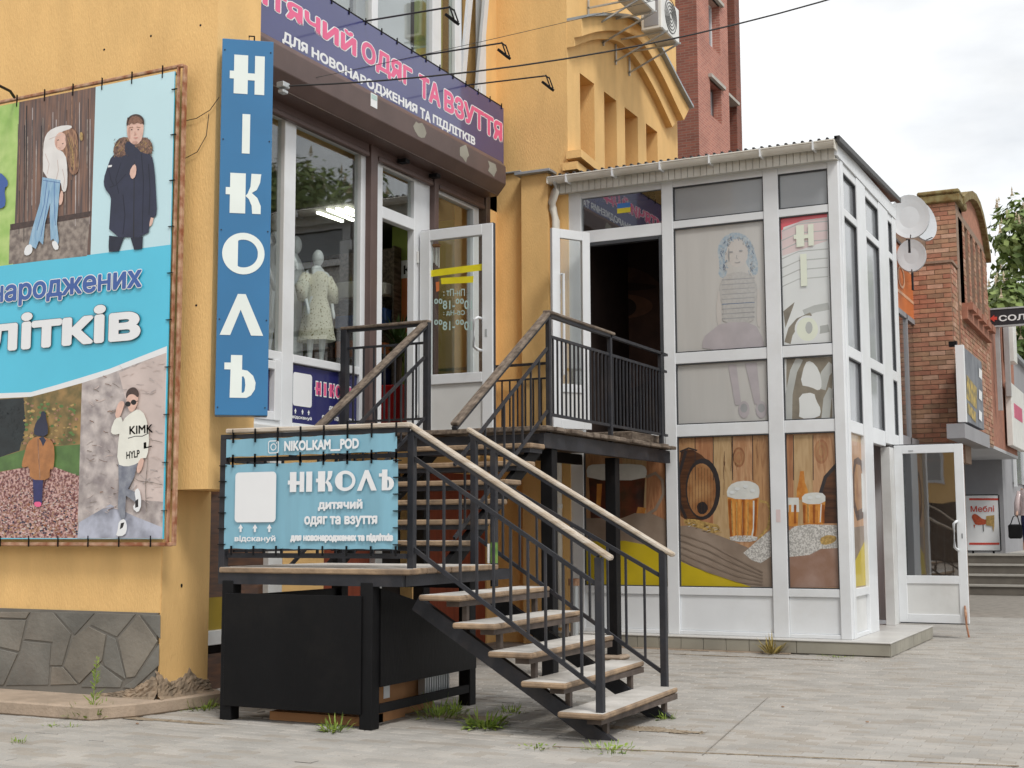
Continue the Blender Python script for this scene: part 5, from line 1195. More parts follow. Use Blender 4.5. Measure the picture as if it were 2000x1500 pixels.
flight_rail(7.98, -4.74, -3.34, ((-4.76, 2.08), (-3.2, 1.13)), ((-4.76, 1.87), (-3.38, 1.01)), ((-4.74, 1.23), (-3.37, .34)), 10, [(-4.74, .97, 2.03), (-3.34, .15, 1.17)])
flight_rail(9.5, -5.1, -3.46, ((-5.18, 2.2), (-3.34, 1.135)), ((-5.04, 1.84), (-3.46, .99)), ((-5.07, 1.31), (-3.49, .30)), 10, [(-5.06, 1.05, 2.1), (-4.88, .9, 1.98), (-3.46, .15, 1.19)])
# landing railing (front and left side)
sp('hand_rail')(((-6.3, 7.86, 2.04), (-4.74, 7.93, 2.04), .045, .03))
MB().beam((-6.25, 7.86, 2.08), (-4.72, 7.93, 2.075), .075, .035).build('wooden_handrail', 'wood', SC, bevel=.008)
sp('middle_rail')(((-6.27, 7.88, 1.868), (-4.76, 7.95, 1.868), .03, .03)); sp('lower_rail')(((-6.27, 7.88, 1.17), (-4.76, 7.95, 1.17), .03, .035))
post(-6.28, 7.87, 1.0, 2.05, .055)
for i in range(9): x = -6.25+1.51*(i+1)/10; part('baluster', 'steel', SC, (x-.008, x+.008, 7.9+.007*i, 7.916+.007*i, 1.18, 1.865))
sp('hand_rail')(((-6.25, 7.95, 2.05), (-6.25, 9.35, 2.05), .045, .03)); sp('middle_rail')(((-6.25, 7.95, 1.86), (-6.25, 9.35, 1.86), .02, .02)); sp('lower_rail')(((-6.25, 7.95, 1.2), (-6.25, 9.35, 1.2), .02, .02))
for i in range(9): y = 8.0+1.35*(i+1)/10; part('baluster', 'steel', SC, (-6.258, -6.242, y-.008, y+.008, 1.2, 1.86))
post(-6.25, 9.38, 1.0, 2.05)
# upper flight, rising away from the street
PZ = 2.3
for i in range(6):
    z = LZ+(PZ-LZ)/7*(i+1); y = 9.42+i*.27
    top_faces(part('tread', 'wood_edge', SC, (-6.45, -5.14+random.uniform(-.02, .02), y, y+.3, z-.045, z), bevel=.01), 'wood_top')
    part('tread_angle', 'steel', SC, (-6.4, -5.18, y+.02, y+.28, z-.085, z-.047))
for x in (-6.35, -5.25): sp('stringer', 'steel_black')(((x, 9.3, .98), (x, 11.15, 2.14), .05, .13))
def yrail(x, yb, yt, zb, zt, dz, mat='steel', name='rail', w_=.02, h_=.028): sp(name, mat)(((x, yb, zb+dz), (x, yt, zt+dz), w_, h_))
for x, y0_, y1_, z0_, z1_ in ((-5.2, 9.42, 11.22, 2.2, 3.37), (-6.43, 8.9, 11.05, 1.98, 3.34)):
    MB().beam((x, y0_, z0_), (x, y1_, z1_), .075, .035).build('wooden_handrail', 'wood_old', SC, bevel=.008)
    yrail(x, y0_, y1_, z0_, z1_, -.035, name='hand_rail', w_=.045); yrail(x, y0_, y1_, z0_, z1_, -.33, name='middle_rail'); yrail(x, y0_, y1_, z0_, z1_, -.92, name='lower_rail')
    for i in range(9):
        y = y0_+(y1_-y0_)*(i+1)/10; z = z0_+(z1_-z0_)*(i+1)/10
        part('baluster', 'steel', SC, (x-.008, x+.008, y-.008, y+.008, z-.92, z-.33))
# platform between shop door and porch door
for i in range(22):
    y0 = 11.02+i*.16; part('deck_board', 'wood_old', SC, (-7.4, -5.1+random.uniform(-.03, .03), y0, y0+.152, PZ-.045, PZ-random.uniform(0, .008)), bevel=.006)
sp('platform_beam', 'steel')(((-5.2, 11.1, 2.17), (-5.2, 14.5, 2.17), .06, .14)); sp('platform_beam', 'steel')(((-7.4, 11.1, 2.17), (-5.17, 11.1, 2.17), .06, .12)); sp('platform_beam', 'steel_black')(((-6.3, 11.1, 2.17), (-6.3, 14.5, 2.17), .06, .12))
for (x, y) in ((-5.25, 11.35), (-5.32, 13.1), (-6.6, 11.3)): part('support_post', 'steel_black', SC, (x-.06, x+.06, y-.06, y+.06, 0, 2.1), bevel=.005)
part('post_foot', 'concrete', SC, (-5.45, -5.19, 12.97, 13.23, 0, .05), bevel=.02)
part('door_ramp', 'wood_old', SC, (-6.2, -5.3, 13.6, 14.6, 2.3, 2.42), bevel=.01)
PX = -5.2
for y in (11.25, 12.77, 14.3): post(PX, y, 2.1, 3.37, .045)
MB().beam((PX, 11.2, 3.385), (PX, 12.85, 3.385), .075, .03).build('wooden_handrail', 'wood_old', SC, bevel=.008)
sp('hand_rail')(((PX, 11.25, 3.355), (PX, 14.5, 3.355), .045, .03)); sp('middle_rail')(((PX, 11.25, 3.16), (PX, 14.5, 3.16), .02, .028)); sp('lower_rail')(((PX, 11.25, 2.42), (PX, 14.5, 2.42), .02, .028))
for i in range(30): y = 11.25+3.1*(i+1)/31; part('baluster', 'steel', SC, (PX-.008, PX+.008, y-.008, y+.008, 2.42, 3.16))
# short rails: beside the shop window, and at the back of the platform
for (y, xa_, xb_, n) in ((11.1, -7.4, -6.43, 7), (14.42, -7.4, -6.66, 6)):
    sp('hand_rail')(((xa_, y, 3.34), (xb_, y, 3.34), .04, .03)); sp('middle_rail')(((xa_, y, 3.16), (xb_, y, 3.16), .02, .022)); sp('lower_rail')(((xa_, y, 2.42), (xb_, y, 2.42), .02, .022))
    for i in range(n): x = xa_+(xb_-xa_)*(i+1)/(n+1); part('baluster', 'steel', SC, (x-.008, x+.008, y-.008, y+.008, 2.42, 3.16))
MB().beam((-7.42, 11.1, 3.365), (-6.4, 11.1, 3.365), .075, .03).build('wooden_handrail', 'wood_old', SC, bevel=.008)
post(-7.38, 11.1, 2.1, 3.35, .07); post(-6.43, 11.1, 2.1, 3.36, .06)

# ---- banners tied to the landing railing
TB = thing('contact_banner', (-5.45, 7.9, 1.87), 'narrow pale blue banner with a camera icon and NIKOL.KAM_POD on the landing railing', 'banner')
RY = 7.84
def banner_mesh(name, mat, par, x0, x1, z0, z1, y, nx=26, nz=5):
    b = MB()
    for j in range(nz+1):
        for i in range(nx+1):
            t = i/nx; s_ = j/nz; edge = (1-abs(2*s_-1))*.0
            sag = .006*abs(sin(t*pi*7)) if j in (0, nz) else 0
            b.v.append(Vector((x0+(x1-x0)*t, y+.0035*sin(t*40)+.002*sin(t*17+2), z0+(z1-z0)*s_+(sag if j == 0 else -sag))))
    for j in range(nz):
        for i in range(nx): a = j*(nx+1)+i; b.f.append((a, a+1, a+nx+2, a+nx+1)); b.m.append(0)
    return b.build(name, mat, par, recalc=False, smooth=True)
banner_mesh('sheet', 'banner_teal', TB, -6.25, -4.78, 1.885, 2.02, RY)
def yq(u0, v0, u1, v1, Y, s_=0): 
    a = at(u0, v0, y=Y); c = at(u1, v0, y=Y); e = at(u0, v1, y=Y); return (a, Vector((c.x, Y, a.z)), Vector((a.x, Y, e.z)))
TYY = RY-.012
ua, ub = at(555, 880, y=TYY), at(701, 876, y=TYY)
text('NIKOL.KAM__POD', 'lettering', 'print_white', TB, (Vector((ua.x, TYY, 1.905)), Vector((ub.x, TYY, 1.905)), Vector((ua.x, TYY, 1.99))), .045)
b = MB(); cc = Vector((at(534, 872, y=TYY).x, TYY, 1.95))
def rrect(w_, h_, r, n=5):
    out = []
    for cx, cy, a0 in ((w_-r, h_-r, 0), (-w_+r, h_-r, 90), (-w_+r, -h_+r, 180), (w_-r, -h_+r, 270)):
        out += [(cx+r*cos(radians(a0+90*i/n)), cy+r*sin(radians(a0+90*i/n))) for i in range(n+1)]
    return out
o_, i_ = rrect(.047, .047, .018), rrect(.040, .040, .013)
for k_ in range(len(o_)):
    j = (k_+1) % len(o_); b.face([cc+Vector((o_[k_][0], 0, o_[k_][1])), cc+Vector((o_[j][0], 0, o_[j][1])), cc+Vector((i_[j][0], 0, i_[j][1])), cc+Vector((i_[k_][0], 0, i_[k_][1]))])
for k_ in range(20):
    a, c = 2*pi*k_/20, 2*pi*(k_+1)/20; b.face([cc+Vector((r*cos(t), 0, r*sin(t))) for r, t in ((.026, a), (.026, c), (.019, c), (.019, a))])
b.face([cc+Vector((.028+.005*cos(t), 0, .028+.005*sin(t))) for t in [k_*pi/4 for k_ in range(8)]])
b.build('icon', 'print_white', TB, recalc=False)
BB2 = thing('railing_banner', (-5.45, 7.9, 1.21), 'large pale blue banner with shop name and white square on the landing railing', 'banner')
banner_mesh('sheet', 'banner_teal', BB2, -6.255, -4.77, 1.215, 1.835, RY)
b = MB()
XL = -6.215
def pxz(u, v): p = at(u, v, y=TYY); return p.x, p.z
gl = [('Н', 562, 962, 594, 918), ('І', 590, 961, 616, 917), ('К', 617, 960, 649, 916), ('О', 654, 959, 694, 914), ('Л', 697, 958, 736, 913), ('Ь', 740, 957, 770, 912)]
zb0, zt0 = 1.622, 1.765
for ch, u0, v0, u1, v1 in gl:
    x0, x1 = pxz(u0, v0)[0], pxz(u1, v0)[0]
    b = MB(); glyph(b, ch, Vector((x0, TYY, zb0)), Vector((x1-x0, 0, 0)), Vector((0, 0, zt0-zb0))); b.build('letter', 'print_white', BB2, recalc=False)
b = MB(); x0, x1 = pxz(459, 970)[0], pxz(539, 970)[0]; cx = (x0+x1)/2; z0, z1 = pxz(500, 1020)[1], pxz(500, 922)[1]
b.face([Vector((cx+p[0], TYY, (z0+z1)/2+p[1])) for p in rrect((x1-x0)/2, (z1-z0)/2, .03)])
for u in (470, 498, 526):
    xa_, zz = pxz(u, 1032)
    b.face([Vector((xa_-.022, TYY, zz)), Vector((xa_+.022, TYY, zz)), Vector((xa_, TYY, zz+.03))]); b.face([Vector((xa_-.009, TYY, zz-.026)), Vector((xa_+.009, TYY, zz-.026)), Vector((xa_+.009, TYY, zz)), Vector((xa_-.009, TYY, zz))])
b.build('white_square_and_arrows', 'print_white', BB2, recalc=False)
def rowtext(s, ua, ub, vb, vt, off, par, mat='print_white'):
    xa_, z0 = pxz(ua, vb); xb_, _ = pxz(ub, vb); _, z1 = pxz(ua, vt); return text(s, 'lettering', mat, par, (Vector((xa_, TYY, z0)), Vector((xb_, TYY, z0)), Vector((xa_, TYY, z1))), off)
rowtext('дитячий', 621, 708, 998, 976, .05, BB2); rowtext('одяг та взуття', 594, 737, 1030, 1008, .045, BB2); rowtext('відскануй', 458, 538, 1060, 1046, .035, BB2)
rowtext('для новонароджених та підлітків', 567, 768, 1060, 1042, .09, BB2)
b = MB()
for zz in (1.97, 1.89): pass
for i in range(8):
    x = -6.18+i*.2
    for z0, z1 in ((1.99, 2.09), (1.84, 1.905), (1.81, 1.88), (1.17, 1.24)): b.box(x-.0035, x+.0035, RY-.016, RY+.0, z0, z1)
for i in range(6):
    z = 1.25+i*.115
    for x in (-6.27, -4.77): b.box(x-.03, x+.03, RY-.016, RY, z-.0035, z+.0035)
b.build('tie', 'steel_black', BB2)['kind'] = 'stuff'
# navy poster in the shop window
WP = thing('window_poster', (-7.45, 10.85, 2.36), 'navy window poster with pink shop name behind the stair railing', 'poster')
part('sheet', 'film_navy', WP, (-7.452, -7.446, 10.275, 11.42, 2.36, 2.92), (-7.452, -7.446, 9.3, 9.95, 2.44, 2.83))
QX = -7.444
def q3(u, v): return at(u, v, x=QX)
b = MB(); pA, pB = q3(572, 775), q3(609, 775); yc = (pA.y+pB.y)/2; 
b.face([Vector((QX, yc+p[0], 2.69+p[1])) for p in rrect((pB.y-pA.y)/2, .16, .03)])
for u in (577, 591, 603):
    yy = q3(u, 800).y; b.face([Vector((QX, yy-.02, 2.475)), Vector((QX, yy+.02, 2.475)), Vector((QX, yy, 2.505))]); b.face([Vector((QX, yy-.008, 2.455)), Vector((QX, yy+.008, 2.455)), Vector((QX, yy+.008, 2.475)), Vector((QX, yy-.008, 2.475))])
b.build('white_square_and_arrows', 'print_white', WP, recalc=False)
def nt(s, ya, yb, za, zb2, off, mat, e=0): return text(s, 'lettering', mat, WP, (Vector((QX+e, ya, za)), Vector((QX+e, yb, za)), Vector((QX+e, ya, zb2))), off)
nt('відскануй', q3(571, 810).y, q3(609, 810).y, 2.40, 2.44, .03, 'print_white')
for m_, e, g_ in (('print_white', 0, .012), ('pink', .001, 0)):
    y0 = q3(616, 760).y
    for i, ch in enumerate('НІКОЛЬ'): b = MB(); glyph(b, ch, Vector((QX+e, y0+i*.115-g_, 2.665-g_)), Vector((0, .095+2*g_, 0)), Vector((0, 0, .125+2*g_))); b.build('letter', m_, WP, recalc=False)
nt('дитячий', 10.92, 11.25, 2.53, 2.585, .04, 'print_white'); nt('одяг та взуття', 10.8, 11.38, 2.42, 2.475, .04, 'print_white'); nt('POD', 9.62, 9.84, 2.6, 2.68, .02, 'print_white')

# ---- things under and around the base
BX = thing('cardboard_box', (-5.6, 8.6, 0), 'flattened brown cardboard box under the black boxed base', 'box')
part('carton', 'cardboard', BX, (-6.0, -5.15, 8.3, 9.0, 0, .33), bevel=.01); part('flap', 'cardboard', BX, (-5.2, -5.1, 8.1, 8.5, 0, .3), (-5.9, -5.1, 7.95, 8.2, 0, .06)); part('label_sheet', 'print_white', BX, (-5.099, -5.095, 8.2, 8.28, .16, .26))
RD = thing('radiator', (-5.1, 8.85, 0), 'small ribbed grey radiator under the black base', 'radiator')
for i in range(11): part('fin', 'aluminium', RD, (-5.12, -5.06, 8.72+i*.035, 8.742+i*.035, .12, .3))
part('pipe', 'aluminium', RD, (-5.1, -5.08, 8.7, 9.12, .13, .15))
CN = thing('green_can', (-5.16, 9.3, LZ), 'slim green and white can on the landing beside the rear railing post', 'can')
p = at(965, 1100, z=LZ); b = MB().tube([(p.x+.0, p.y, LZ), (p.x, p.y, LZ+.16)], .03, 12); b.build('can_body', 'leaf', CN); MB().tube([(p.x-.045, p.y, LZ), (p.x-.045, p.y, LZ+.15)], .014, 10).build('straw_bottle', 'white_plastic', CN)
PL = thing('pipe_stub', (-6.25, 14.3, 0), 'short rusty capped pipe standing beside the porch downpipe', 'pipe')
MB().tube([(-6.3, 14.3, 0), (-6.3, 14.3, .7)], .05, 10).build('tube', 'aluminium', PL); MB().tube([(-6.3, 14.3, .7), (-6.3, 14.3, .78)], .07, 10).build('cap', 'rust', PL)

# ================================================================ AIR CONDITIONERS
def ac(px_, py_, pz_, lab):
    t = thing('air_conditioner', (px_, py_, pz_), lab, 'air conditioner', 'air conditioners on the yellow wall above the gable')
    part('case', 'white_plastic', t, (px_-.15, px_+.15, py_, py_+.7, pz_, pz_+.5), bevel=.015)
    b = MB()
    for k_ in range(5): r = .05+.045*k_; b.tube([Vector((px_+.155, py_+.35+r*cos(a), pz_+.28+r*sin(a))) for a in [2*pi*j/20 for j in range(21)]], .005, 5, cap=False)
    b.build('fan_grille', 'gasket', t)
    part('vent_side', 'grey_wall', t, (px_-.1, px_+.1, py_-.006, py_, pz_+.05, pz_+.5))
    for yy in (py_+.1, py_+.6): b = MB(); b.beam((px_+.2, yy, pz_-.02), (GX, yy, pz_-.02), .02, .02).beam((px_+.15, yy, pz_-.03), (GX, yy, pz_-.32), .02, .02).beam((GX+.02, yy, pz_-.36), (GX+.02, yy, pz_+.1), .02, .02); b.build('bracket', 'aluminium', t)
for (u, v, xf, lab) in ((1293, 54, -5.75, 'white air conditioner on brackets, lower right one against the brick tower'), (1243, -12, -5.75, 'white air conditioner on brackets, left one above the curved cornice')):
    p = at(u, v, x=xf); ac(xf-.15, p.y, p.z, lab)
# ================================================================ RED BRICK TOWER
RT = thing('brick_tower_block', (-14, 38, 0), 'tall red brick apartment block rising behind the yellow gable', 'building')
def tw_(name, mat, *b_): return part(name, mat, RT, *b_)
TX = -11.14
w2 = [(13.1, 14.0), (15.1, 16.45)]
ya, yb = 35.1, 36.15
tw_('wall', 'brick_far_shade', (-20, TX, 34, 34.02, 0, 26)); 
tw_('wall', 'brick_far_lit', (-14, TX, 34.02, ya, 0, 26), (-14, TX, yb, 36.9, 0, 26), (-14, TX, ya, yb, 0, 12.95), (-14, TX, ya, yb, 14.0, 15.0), (-14, TX, ya, yb, 16.5, 26))
tw_('wall', 'brick_far_shade', (-14, TX-.35, 36.9, 38.0, 0, 26)); tw_('corner_pier', 'brick_far_shade', (-14, TX-.1, 38.0, 38.5, 0, 26))
tw_('balcony_slab', 'step_top', (TX-.36, TX+.0, 36.9, 38.0, 14.05, 14.14))
for z0, z1, mm in ((12.95, 14.0, 'brown_metal'), (15.0, 16.5, 'pvc')):
    fr_ = tw_('window', mm, (TX-.3, TX-.24, ya, ya+.08, z0, z1), (TX-.3, TX-.24, yb-.08, yb, z0, z1), (TX-.3, TX-.24, ya+.5, ya+.57, z0, z1), (TX-.3, TX-.24, ya+.08, yb-.08, z0, z0+.07), (TX-.3, TX-.24, ya+.08, yb-.08, z1-.07, z1))
    part('pane', 'film_grey2', fr_, (TX-.28, TX-.26, ya, yb, z0, z1)); tw_('lintel', 'step_top', (TX-.05, TX+.1, ya-.15, yb+.15, z1, z1+.1))

# ================================================================ RIGHT HAND BUILDINGS
OS = thing('orange_fascia_shop', (-3.63, 20.5, 0), 'low shop with faded orange sign fascia between the porch and the brick pier', 'building')
part('wall', 'grey_wall', OS, (-6.0, -3.66, 18.2, 22.0, 0, 2.6)); part('fascia', 'orange_sign', OS, (-3.9, -3.63, 18.2, 22.3, 4.7, 5.72))
part('fascia_top', 'roof_metal', OS, (-3.95, -3.6, 18.2, 22.3, 5.72, 5.76)); part('fascia_stripe', 'orange_pale', OS, (-3.63, -3.625, 18.2, 22.3, 5.42, 5.47), (-3.63, -3.625, 18.2, 22.3, 4.95, 5.0))
text('КІНО', 'lettering', 'orange_pale', OS, (Vector((-3.62, 19.0, 5.05)), Vector((-3.62, 21.2, 5.05)), Vector((-3.62, 19.0, 5.4))), .0)
part('glass_front', 'glass', OS, (-3.66, -3.65, 18.2, 22.3, 2.75, 4.66)); part('glazing_bar', 'grey_wall', OS, (-3.68, -3.62, 20.3, 20.37, 2.6, 4.7), (-3.68, -3.62, 21.25, 21.32, 2.6, 4.7), (-3.68, -3.62, 18.2, 22.3, 4.62, 4.7), (-3.68, -3.62, 18.2, 22.3, 2.6, 2.75))
part('pier_behind', 'brick2', OS, (-4.6, -4.4, 18.2, 22.3, 2.6, 4.7))

BP = thing('brick_building', (-3.4, 23, 0), 'orange brick building with arched parapet and tall narrow slots', 'building')
random.seed(21)
bm_mesh = {}
def bricks(x0, x1, z0, z1, y, face, parts=True, prob=1.0, h=.0775, L=.25):
    """courses of bricks proud of a mortar core; face 'y' = front (-Y side) or 'x' = flank (+X side)"""
    row_ = 0; z = z0; acc = MB()
    while z < z1-.03:
        u = x0-(L/2 if row_ % 2 else 0)
        while u < x1-.02:
            a, c = max(u, x0)+.005, min(u+L, x1)-.005
            if c-a > .03:
                m = random.choice((0, 0, 1, 1, 2, 3, 3, 4, 5)); pr_ = random.uniform(.006, .014)
                hh = min(z+h, z1)
                if parts:
                    key = (face, m, round(c-a, 2))
                    if key not in bm_mesh:
                        b = MB()
                        if face == 'y': b.box(0, c-a, -.012, .02, 0, h-.011)
                        else: b.box(-.02, .012, 0, c-a, 0, h-.011)
                        o = b.build('brick', BR[m], BP, bevel=.002); bm_mesh[key] = o.data; bpy.data.objects.remove(o); 
                        dm = bm_mesh[key]; dm.transform(Matrix.Translation(ORG[BP.name]))
                    o = bpy.data.objects.new('brick', bm_mesh[key]); COL.objects.link(o); o.parent = BP
                    o.location = (Vector((a, y+.004-pr_*.6, z)) if face == 'y' else Vector((y-.004+pr_*.6, a, z)))-ORG[BP.name]
                else:
                    if face == 'y': acc.box(a, c, y-pr_, y+.02, z, hh-.011, m)
                    else: acc.box(y-.02, y+pr_, a, c, z, hh-.011, m)
            u += L
        z += h; row_ += 1
    if not parts and acc.v:
        o = acc.build('brickwork', BR, BP, recalc=False); o['kind'] = 'stuff'
part('pier_core', 'mortar', BP, (-4.6, -3.03, 22.0, 22.6, 0, 5.6)); part('pier_cap', 'mortar', BP, (-4.6, -3.0, 21.97, 22.65, 5.6, 5.64))
bricks(-3.66, -3.03, 2.4, 5.58, 22.0, 'y'); bricks(22.0, 22.6, 2.4, 5.58, -3.03, 'x', parts=False)
UX = -3.0
part('tower_core', 'mortar', BP, (-3.9, UX, 22.6, 23.3, 2.4, 6.85), (-4.6, -3.9, 22.6, 23.3, 0, 6.8)); bricks(-3.5, UX, 5.66, 6.72, 22.6, 'y'); 
sl = [at(u, 500, x=UX).y for u in (1874, 1881, 1884.5, 1891, 1894.5, 1901, 1904.5, 1910, 1913, 1918)]
ye = at(1925, 500, x=UX).y
zsl0, zsl1 = at(1876, 590, x=UX).z, at(1876, 430, x=UX).z
part('flank_core', 'mortar', BP, (-3.9, UX, 23.3, ye, 2.85, zsl0), (-3.9, UX, 23.3, ye, zsl1, zsl1+.12))
pairs = [(23.3, sl[0])]+[(sl[i], sl[i+1]) for i in (1, 3, 5, 7)]+[(sl[9], ye)]
for a, c in pairs: part('slot_pier', 'mortar', BP, (-3.9, UX, a, c, zsl0, zsl1)); bricks(a, c, zsl0, zsl1, UX, 'x', parts=False)
part('slot_back', 'brick2', BP, (-4.0, -3.35, 23.3, ye, zsl0, zsl1))
bricks(22.6, ye, 2.9, zsl0, UX, 'x', parts=False)
for i in range(0, 10, 2): part('corbel', 'brick2', BP, (UX, UX+.1, sl[i]-.1, sl[i+1]+.1, zsl0-.28, zsl0-.08), (UX, UX+.18, sl[i], sl[i+1]+.05, zsl0-.12, zsl0))
arch_ = [(1871, 384), (1880, 376), (1888, 374), (1896, 380), (1904, 396), (1911, 420), (1917, 448), (1922, 480), (1925, 500)]
top_ = [at(u, v, x=UX) for u, v in arch_]; b = MB(); c2 = MB(); zl = zsl1+.12
for i in range(len(top_)-1):
    p, q = top_[i], top_[i+1]
    b.hexa([(-3.9, p.y, zl), (UX, p.y, zl), (UX, q.y, zl), (-3.9, q.y, zl), (-3.9, p.y, max(p.z-.12, zl+.01)), (UX, p.y, max(p.z-.12, zl+.01)), (UX, q.y, max(q.z-.12, zl+.01)), (-3.9, q.y, max(q.z-.12, zl+.01))])
    c2.hexa([(-3.95, p.y, p.z-.14), (UX+.1, p.y, p.z-.14), (UX+.1, q.y, q.z-.14), (-3.95, q.y, q.z-.14), (-3.95, p.y, p.z), (UX+.1, p.y, p.z), (UX+.1, q.y, q.z), (-3.95, q.y, q.z)])
b.build('gable', 'brick0', BP); c2.build('coping', 'moss', BP)
part('coping', 'moss', BP, (-3.6, UX+.08, 22.5, 23.4, 6.86, 6.93), (-3.6, UX+.08, 22.52, 23.4, 6.72, 6.86), bevel=.02)
# dark advertising board with yellow print on the flank
AD = thing('advert_board', (UX+.3, 24.5, 2.9), 'dark advertising board with yellow print on the brick flank', 'sign')
AX = UX+.22; a_, c_ = at(1885, 750, x=AX), at(1920, 780, x=AX); zt_, zl_ = at(1885, 680, x=AX).z, at(1885, 821, x=AX).z
part('board', 'grey_print', AD, (AX-.1, AX, a_.y, c_.y, zl_, zt_)); part('edge', 'print_white', AD, (AX-.11, AX+.01, a_.y-.12, a_.y, zl_-.02, zt_+.02))
pr = Print(x=AX, step=.002); pr.add([(1888, 732), (1908, 758), (1908, 800), (1888, 778)], 'yellow_print'); pr.add([(1890, 786), (1906, 806), (1906, 826), (1890, 806)], 'yellow_print')
for v in (718, 760, 800): pr.add([(1912, v), (1918, v+6), (1918, v+24), (1912, v+18)], 'print_white')
pr.build('advert_print', AD)
part('awning', 'grey_wall', AD, (UX-.02, AX+.02, a_.y-.4, c_.y+.5, zl_-.28, zl_-.06)); part('bracket', 'steel_black', AD, (UX, AX-.1, a_.y, a_.y+.1, zt_+.02, zt_+.1)); part('bracket', 'steel_black', AD, (UX, AX-.1, c_.y-.2, c_.y-.1, zt_-.1, zt_-.02))
# grey buildings further along
GB = thing('grey_building', (-4, 32, 0), 'grey clad shop building with glass front beyond the brick building', 'building')
GXX = -3.36
part('shopfront', 'grey_panel', GB, (-4.7, -4.2, 22.7, 31.0, 0, 2.9)); part('shopfront_glass', 'film_grey2', GB, (-4.2, -4.17, 22.8, 26.5, .3, 2.5)); part('ceiling_slab', 'grey_panel', GB, (-4.6, UX-.02, 22.62, 31.0, 2.84, 2.9))
part('glazing_bar', 'pvc', GB, (-4.17, -4.1, 24.4, 24.5, 0, 2.8)); part('glazing_bar', 'pvc', GB, (-4.17, -4.1, 26.4, 26.5, 0, 2.8))
part('upper_wall', 'brick2', GB, (-4.0, UX-.02, ye+.05, 30.9, 2.9, 5.6))
part('column', 'grey_panel', GB, (-4.15, -3.86, 27.4, 27.7, 0, 2.84))
part('wall', 'grey_wall', GB, (-6.0, GXX, 31.0, 55, .75, 5.5)); part('roof_edge', 'cap_grey', GB, (-6, GXX+.1, 30.9, 55, 5.5, 5.6)); part('panel_joint', 'gasket', GB, (-4.6, GXX-.01, 30.99, 31.0, 3.05, 3.08))
part('upper_glass', 'film_grey2', GB, (GXX, GXX+.03, 33.0, 52, 2.4, 4.5))
for i in range(7): part('window_bar', 'pvc', GB, (GXX+.03, GXX+.09, 33+i*2.4, 33.15+i*2.4, 2.3, 4.6))
part('window_poster', 'red_print', GB, (GXX+.03, GXX+.05, 33.5, 34.5, 3.3, 4.3)); part('window_poster', 'red_print', GB, (GXX+.03, GXX+.05, 35.9, 36.9, 2.6, 4.0))
part('orange_door_frame', 'brown_coat_print', GB, (GXX, GXX+.08, 34.8, 35.0, .8, 2.3)); part('door_dark', 'interior_dark', GB, (GXX, GXX+.02, 35.0, 40, .8, 2.2))
WS = thing('white_light_box', (-2.7, 29.3, 3.2), 'white projecting light box sign with pink lettering on the grey building', 'sign')
part('case', 'white_plastic', WS, (UX+.02, UX+.14, 28.6, 31.2, 3.0, 4.3), bevel=.01); part('pink_print', 'pink', WS, (UX+.14, UX+.145, 29.0, 30.6, 3.6, 3.9))
WS2 = thing('white_roof_sign', (-2.9, 29.0, 4.7), 'upright white sign box above the light box', 'sign')
part('case', 'white_plastic', WS2, (UX, UX+.2, 28.9, 29.5, 4.75, 5.75), bevel=.01); part('bracket', 'aluminium', WS2, (UX+.05, UX+.15, 28.5, 28.6, 4.0, 5.7))
SOL = thing('black_street_sign', at(1965, 630, y=27), 'black hanging street sign with a red emblem and white Cyrillic letters at the right edge', 'sign')
s0 = at(1929, 637, y=27); s1 = at(1929, 606, y=27)
part('board', 'black_sign', SOL, (s0.x, s0.x+2.0, 27, 27.06, s0.z, s1.z)); part('edge', 'aluminium', SOL, (s0.x, s0.x+2.0, 26.99, 27.07, s1.z, s1.z+.03), (s0.x, s0.x+2.0, 26.99, 27.07, s0.z-.03, s0.z))
e0, e1 = at(1951, 628, y=26.99), at(1951, 616, y=26.99); e2 = at(2003, 628, y=26.99)
text('СОЛ', 'lettering', 'print_white', SOL, (e0, Vector((e2.x, e0.y, e0.z)), Vector((e0.x, e0.y, e1.z))), .03)
r0 = at(1940, 622, y=26.99); MB().prism([r0+Vector((-.06, 0, 0)), r0+Vector((.02, 0, -.07)), r0+Vector((.02, 0, -.03)), r0+Vector((.07, 0, -.03)), r0+Vector((.07, 0, .03)), r0+Vector((.02, 0, .03)), r0+Vector((.02, 0, .07))], (0, .004, 0)).build('emblem', 'red_print', SOL)
part('pole', 'aluminium', SOL, (s0.x+.12, s0.x+.2, 27.07, 27.15, 3.6, s1.z))
# satellite dishes
def dish(c, r, lab, aim=(.25, -.96, .1)):
    t = thing('satellite_dish', c, lab, 'satellite dish', 'satellite dishes over the orange fascia')
    A = Vector(aim).normalized(); X_ = A.cross(Z).normalized(); Y_ = X_.cross(A); n = 28; b = MB()
    R_ = [0, .5, .8, 1]
    for k_, q in enumerate(R_[1:]):
        b.v += [Vector(c)+(X_*cos(2*pi*j/n)*.82+Y_*sin(2*pi*j/n))*r*q-A*(.12*r*(1-q*q)) for j in range(n)]
    b.f.append(tuple(range(n))); b.m.append(0)
    for k_ in range(2):
        for j in range(n): b.f.append((k_*n+j, k_*n+(j+1) % n, (k_+1)*n+(j+1) % n, (k_+1)*n+j)); b.m.append(0)
    o = b.build('reflector', 'dish_grey', t, recalc=True, smooth=False)
    sol = o.modifiers.new('t', 'SOLIDIFY'); sol.thickness = .03
    cc_ = Vector(c); MB().tube([cc_-Y_*r*.95, cc_-Y_*r*1.0+A*r*.45], .008, 6).build('lnb_arm', 'gasket', t)
    MB().tube([cc_-A*.12*r, cc_-A*.35, cc_-A*.35-Z*.4], .02, 6).build('mount', 'steel', t)
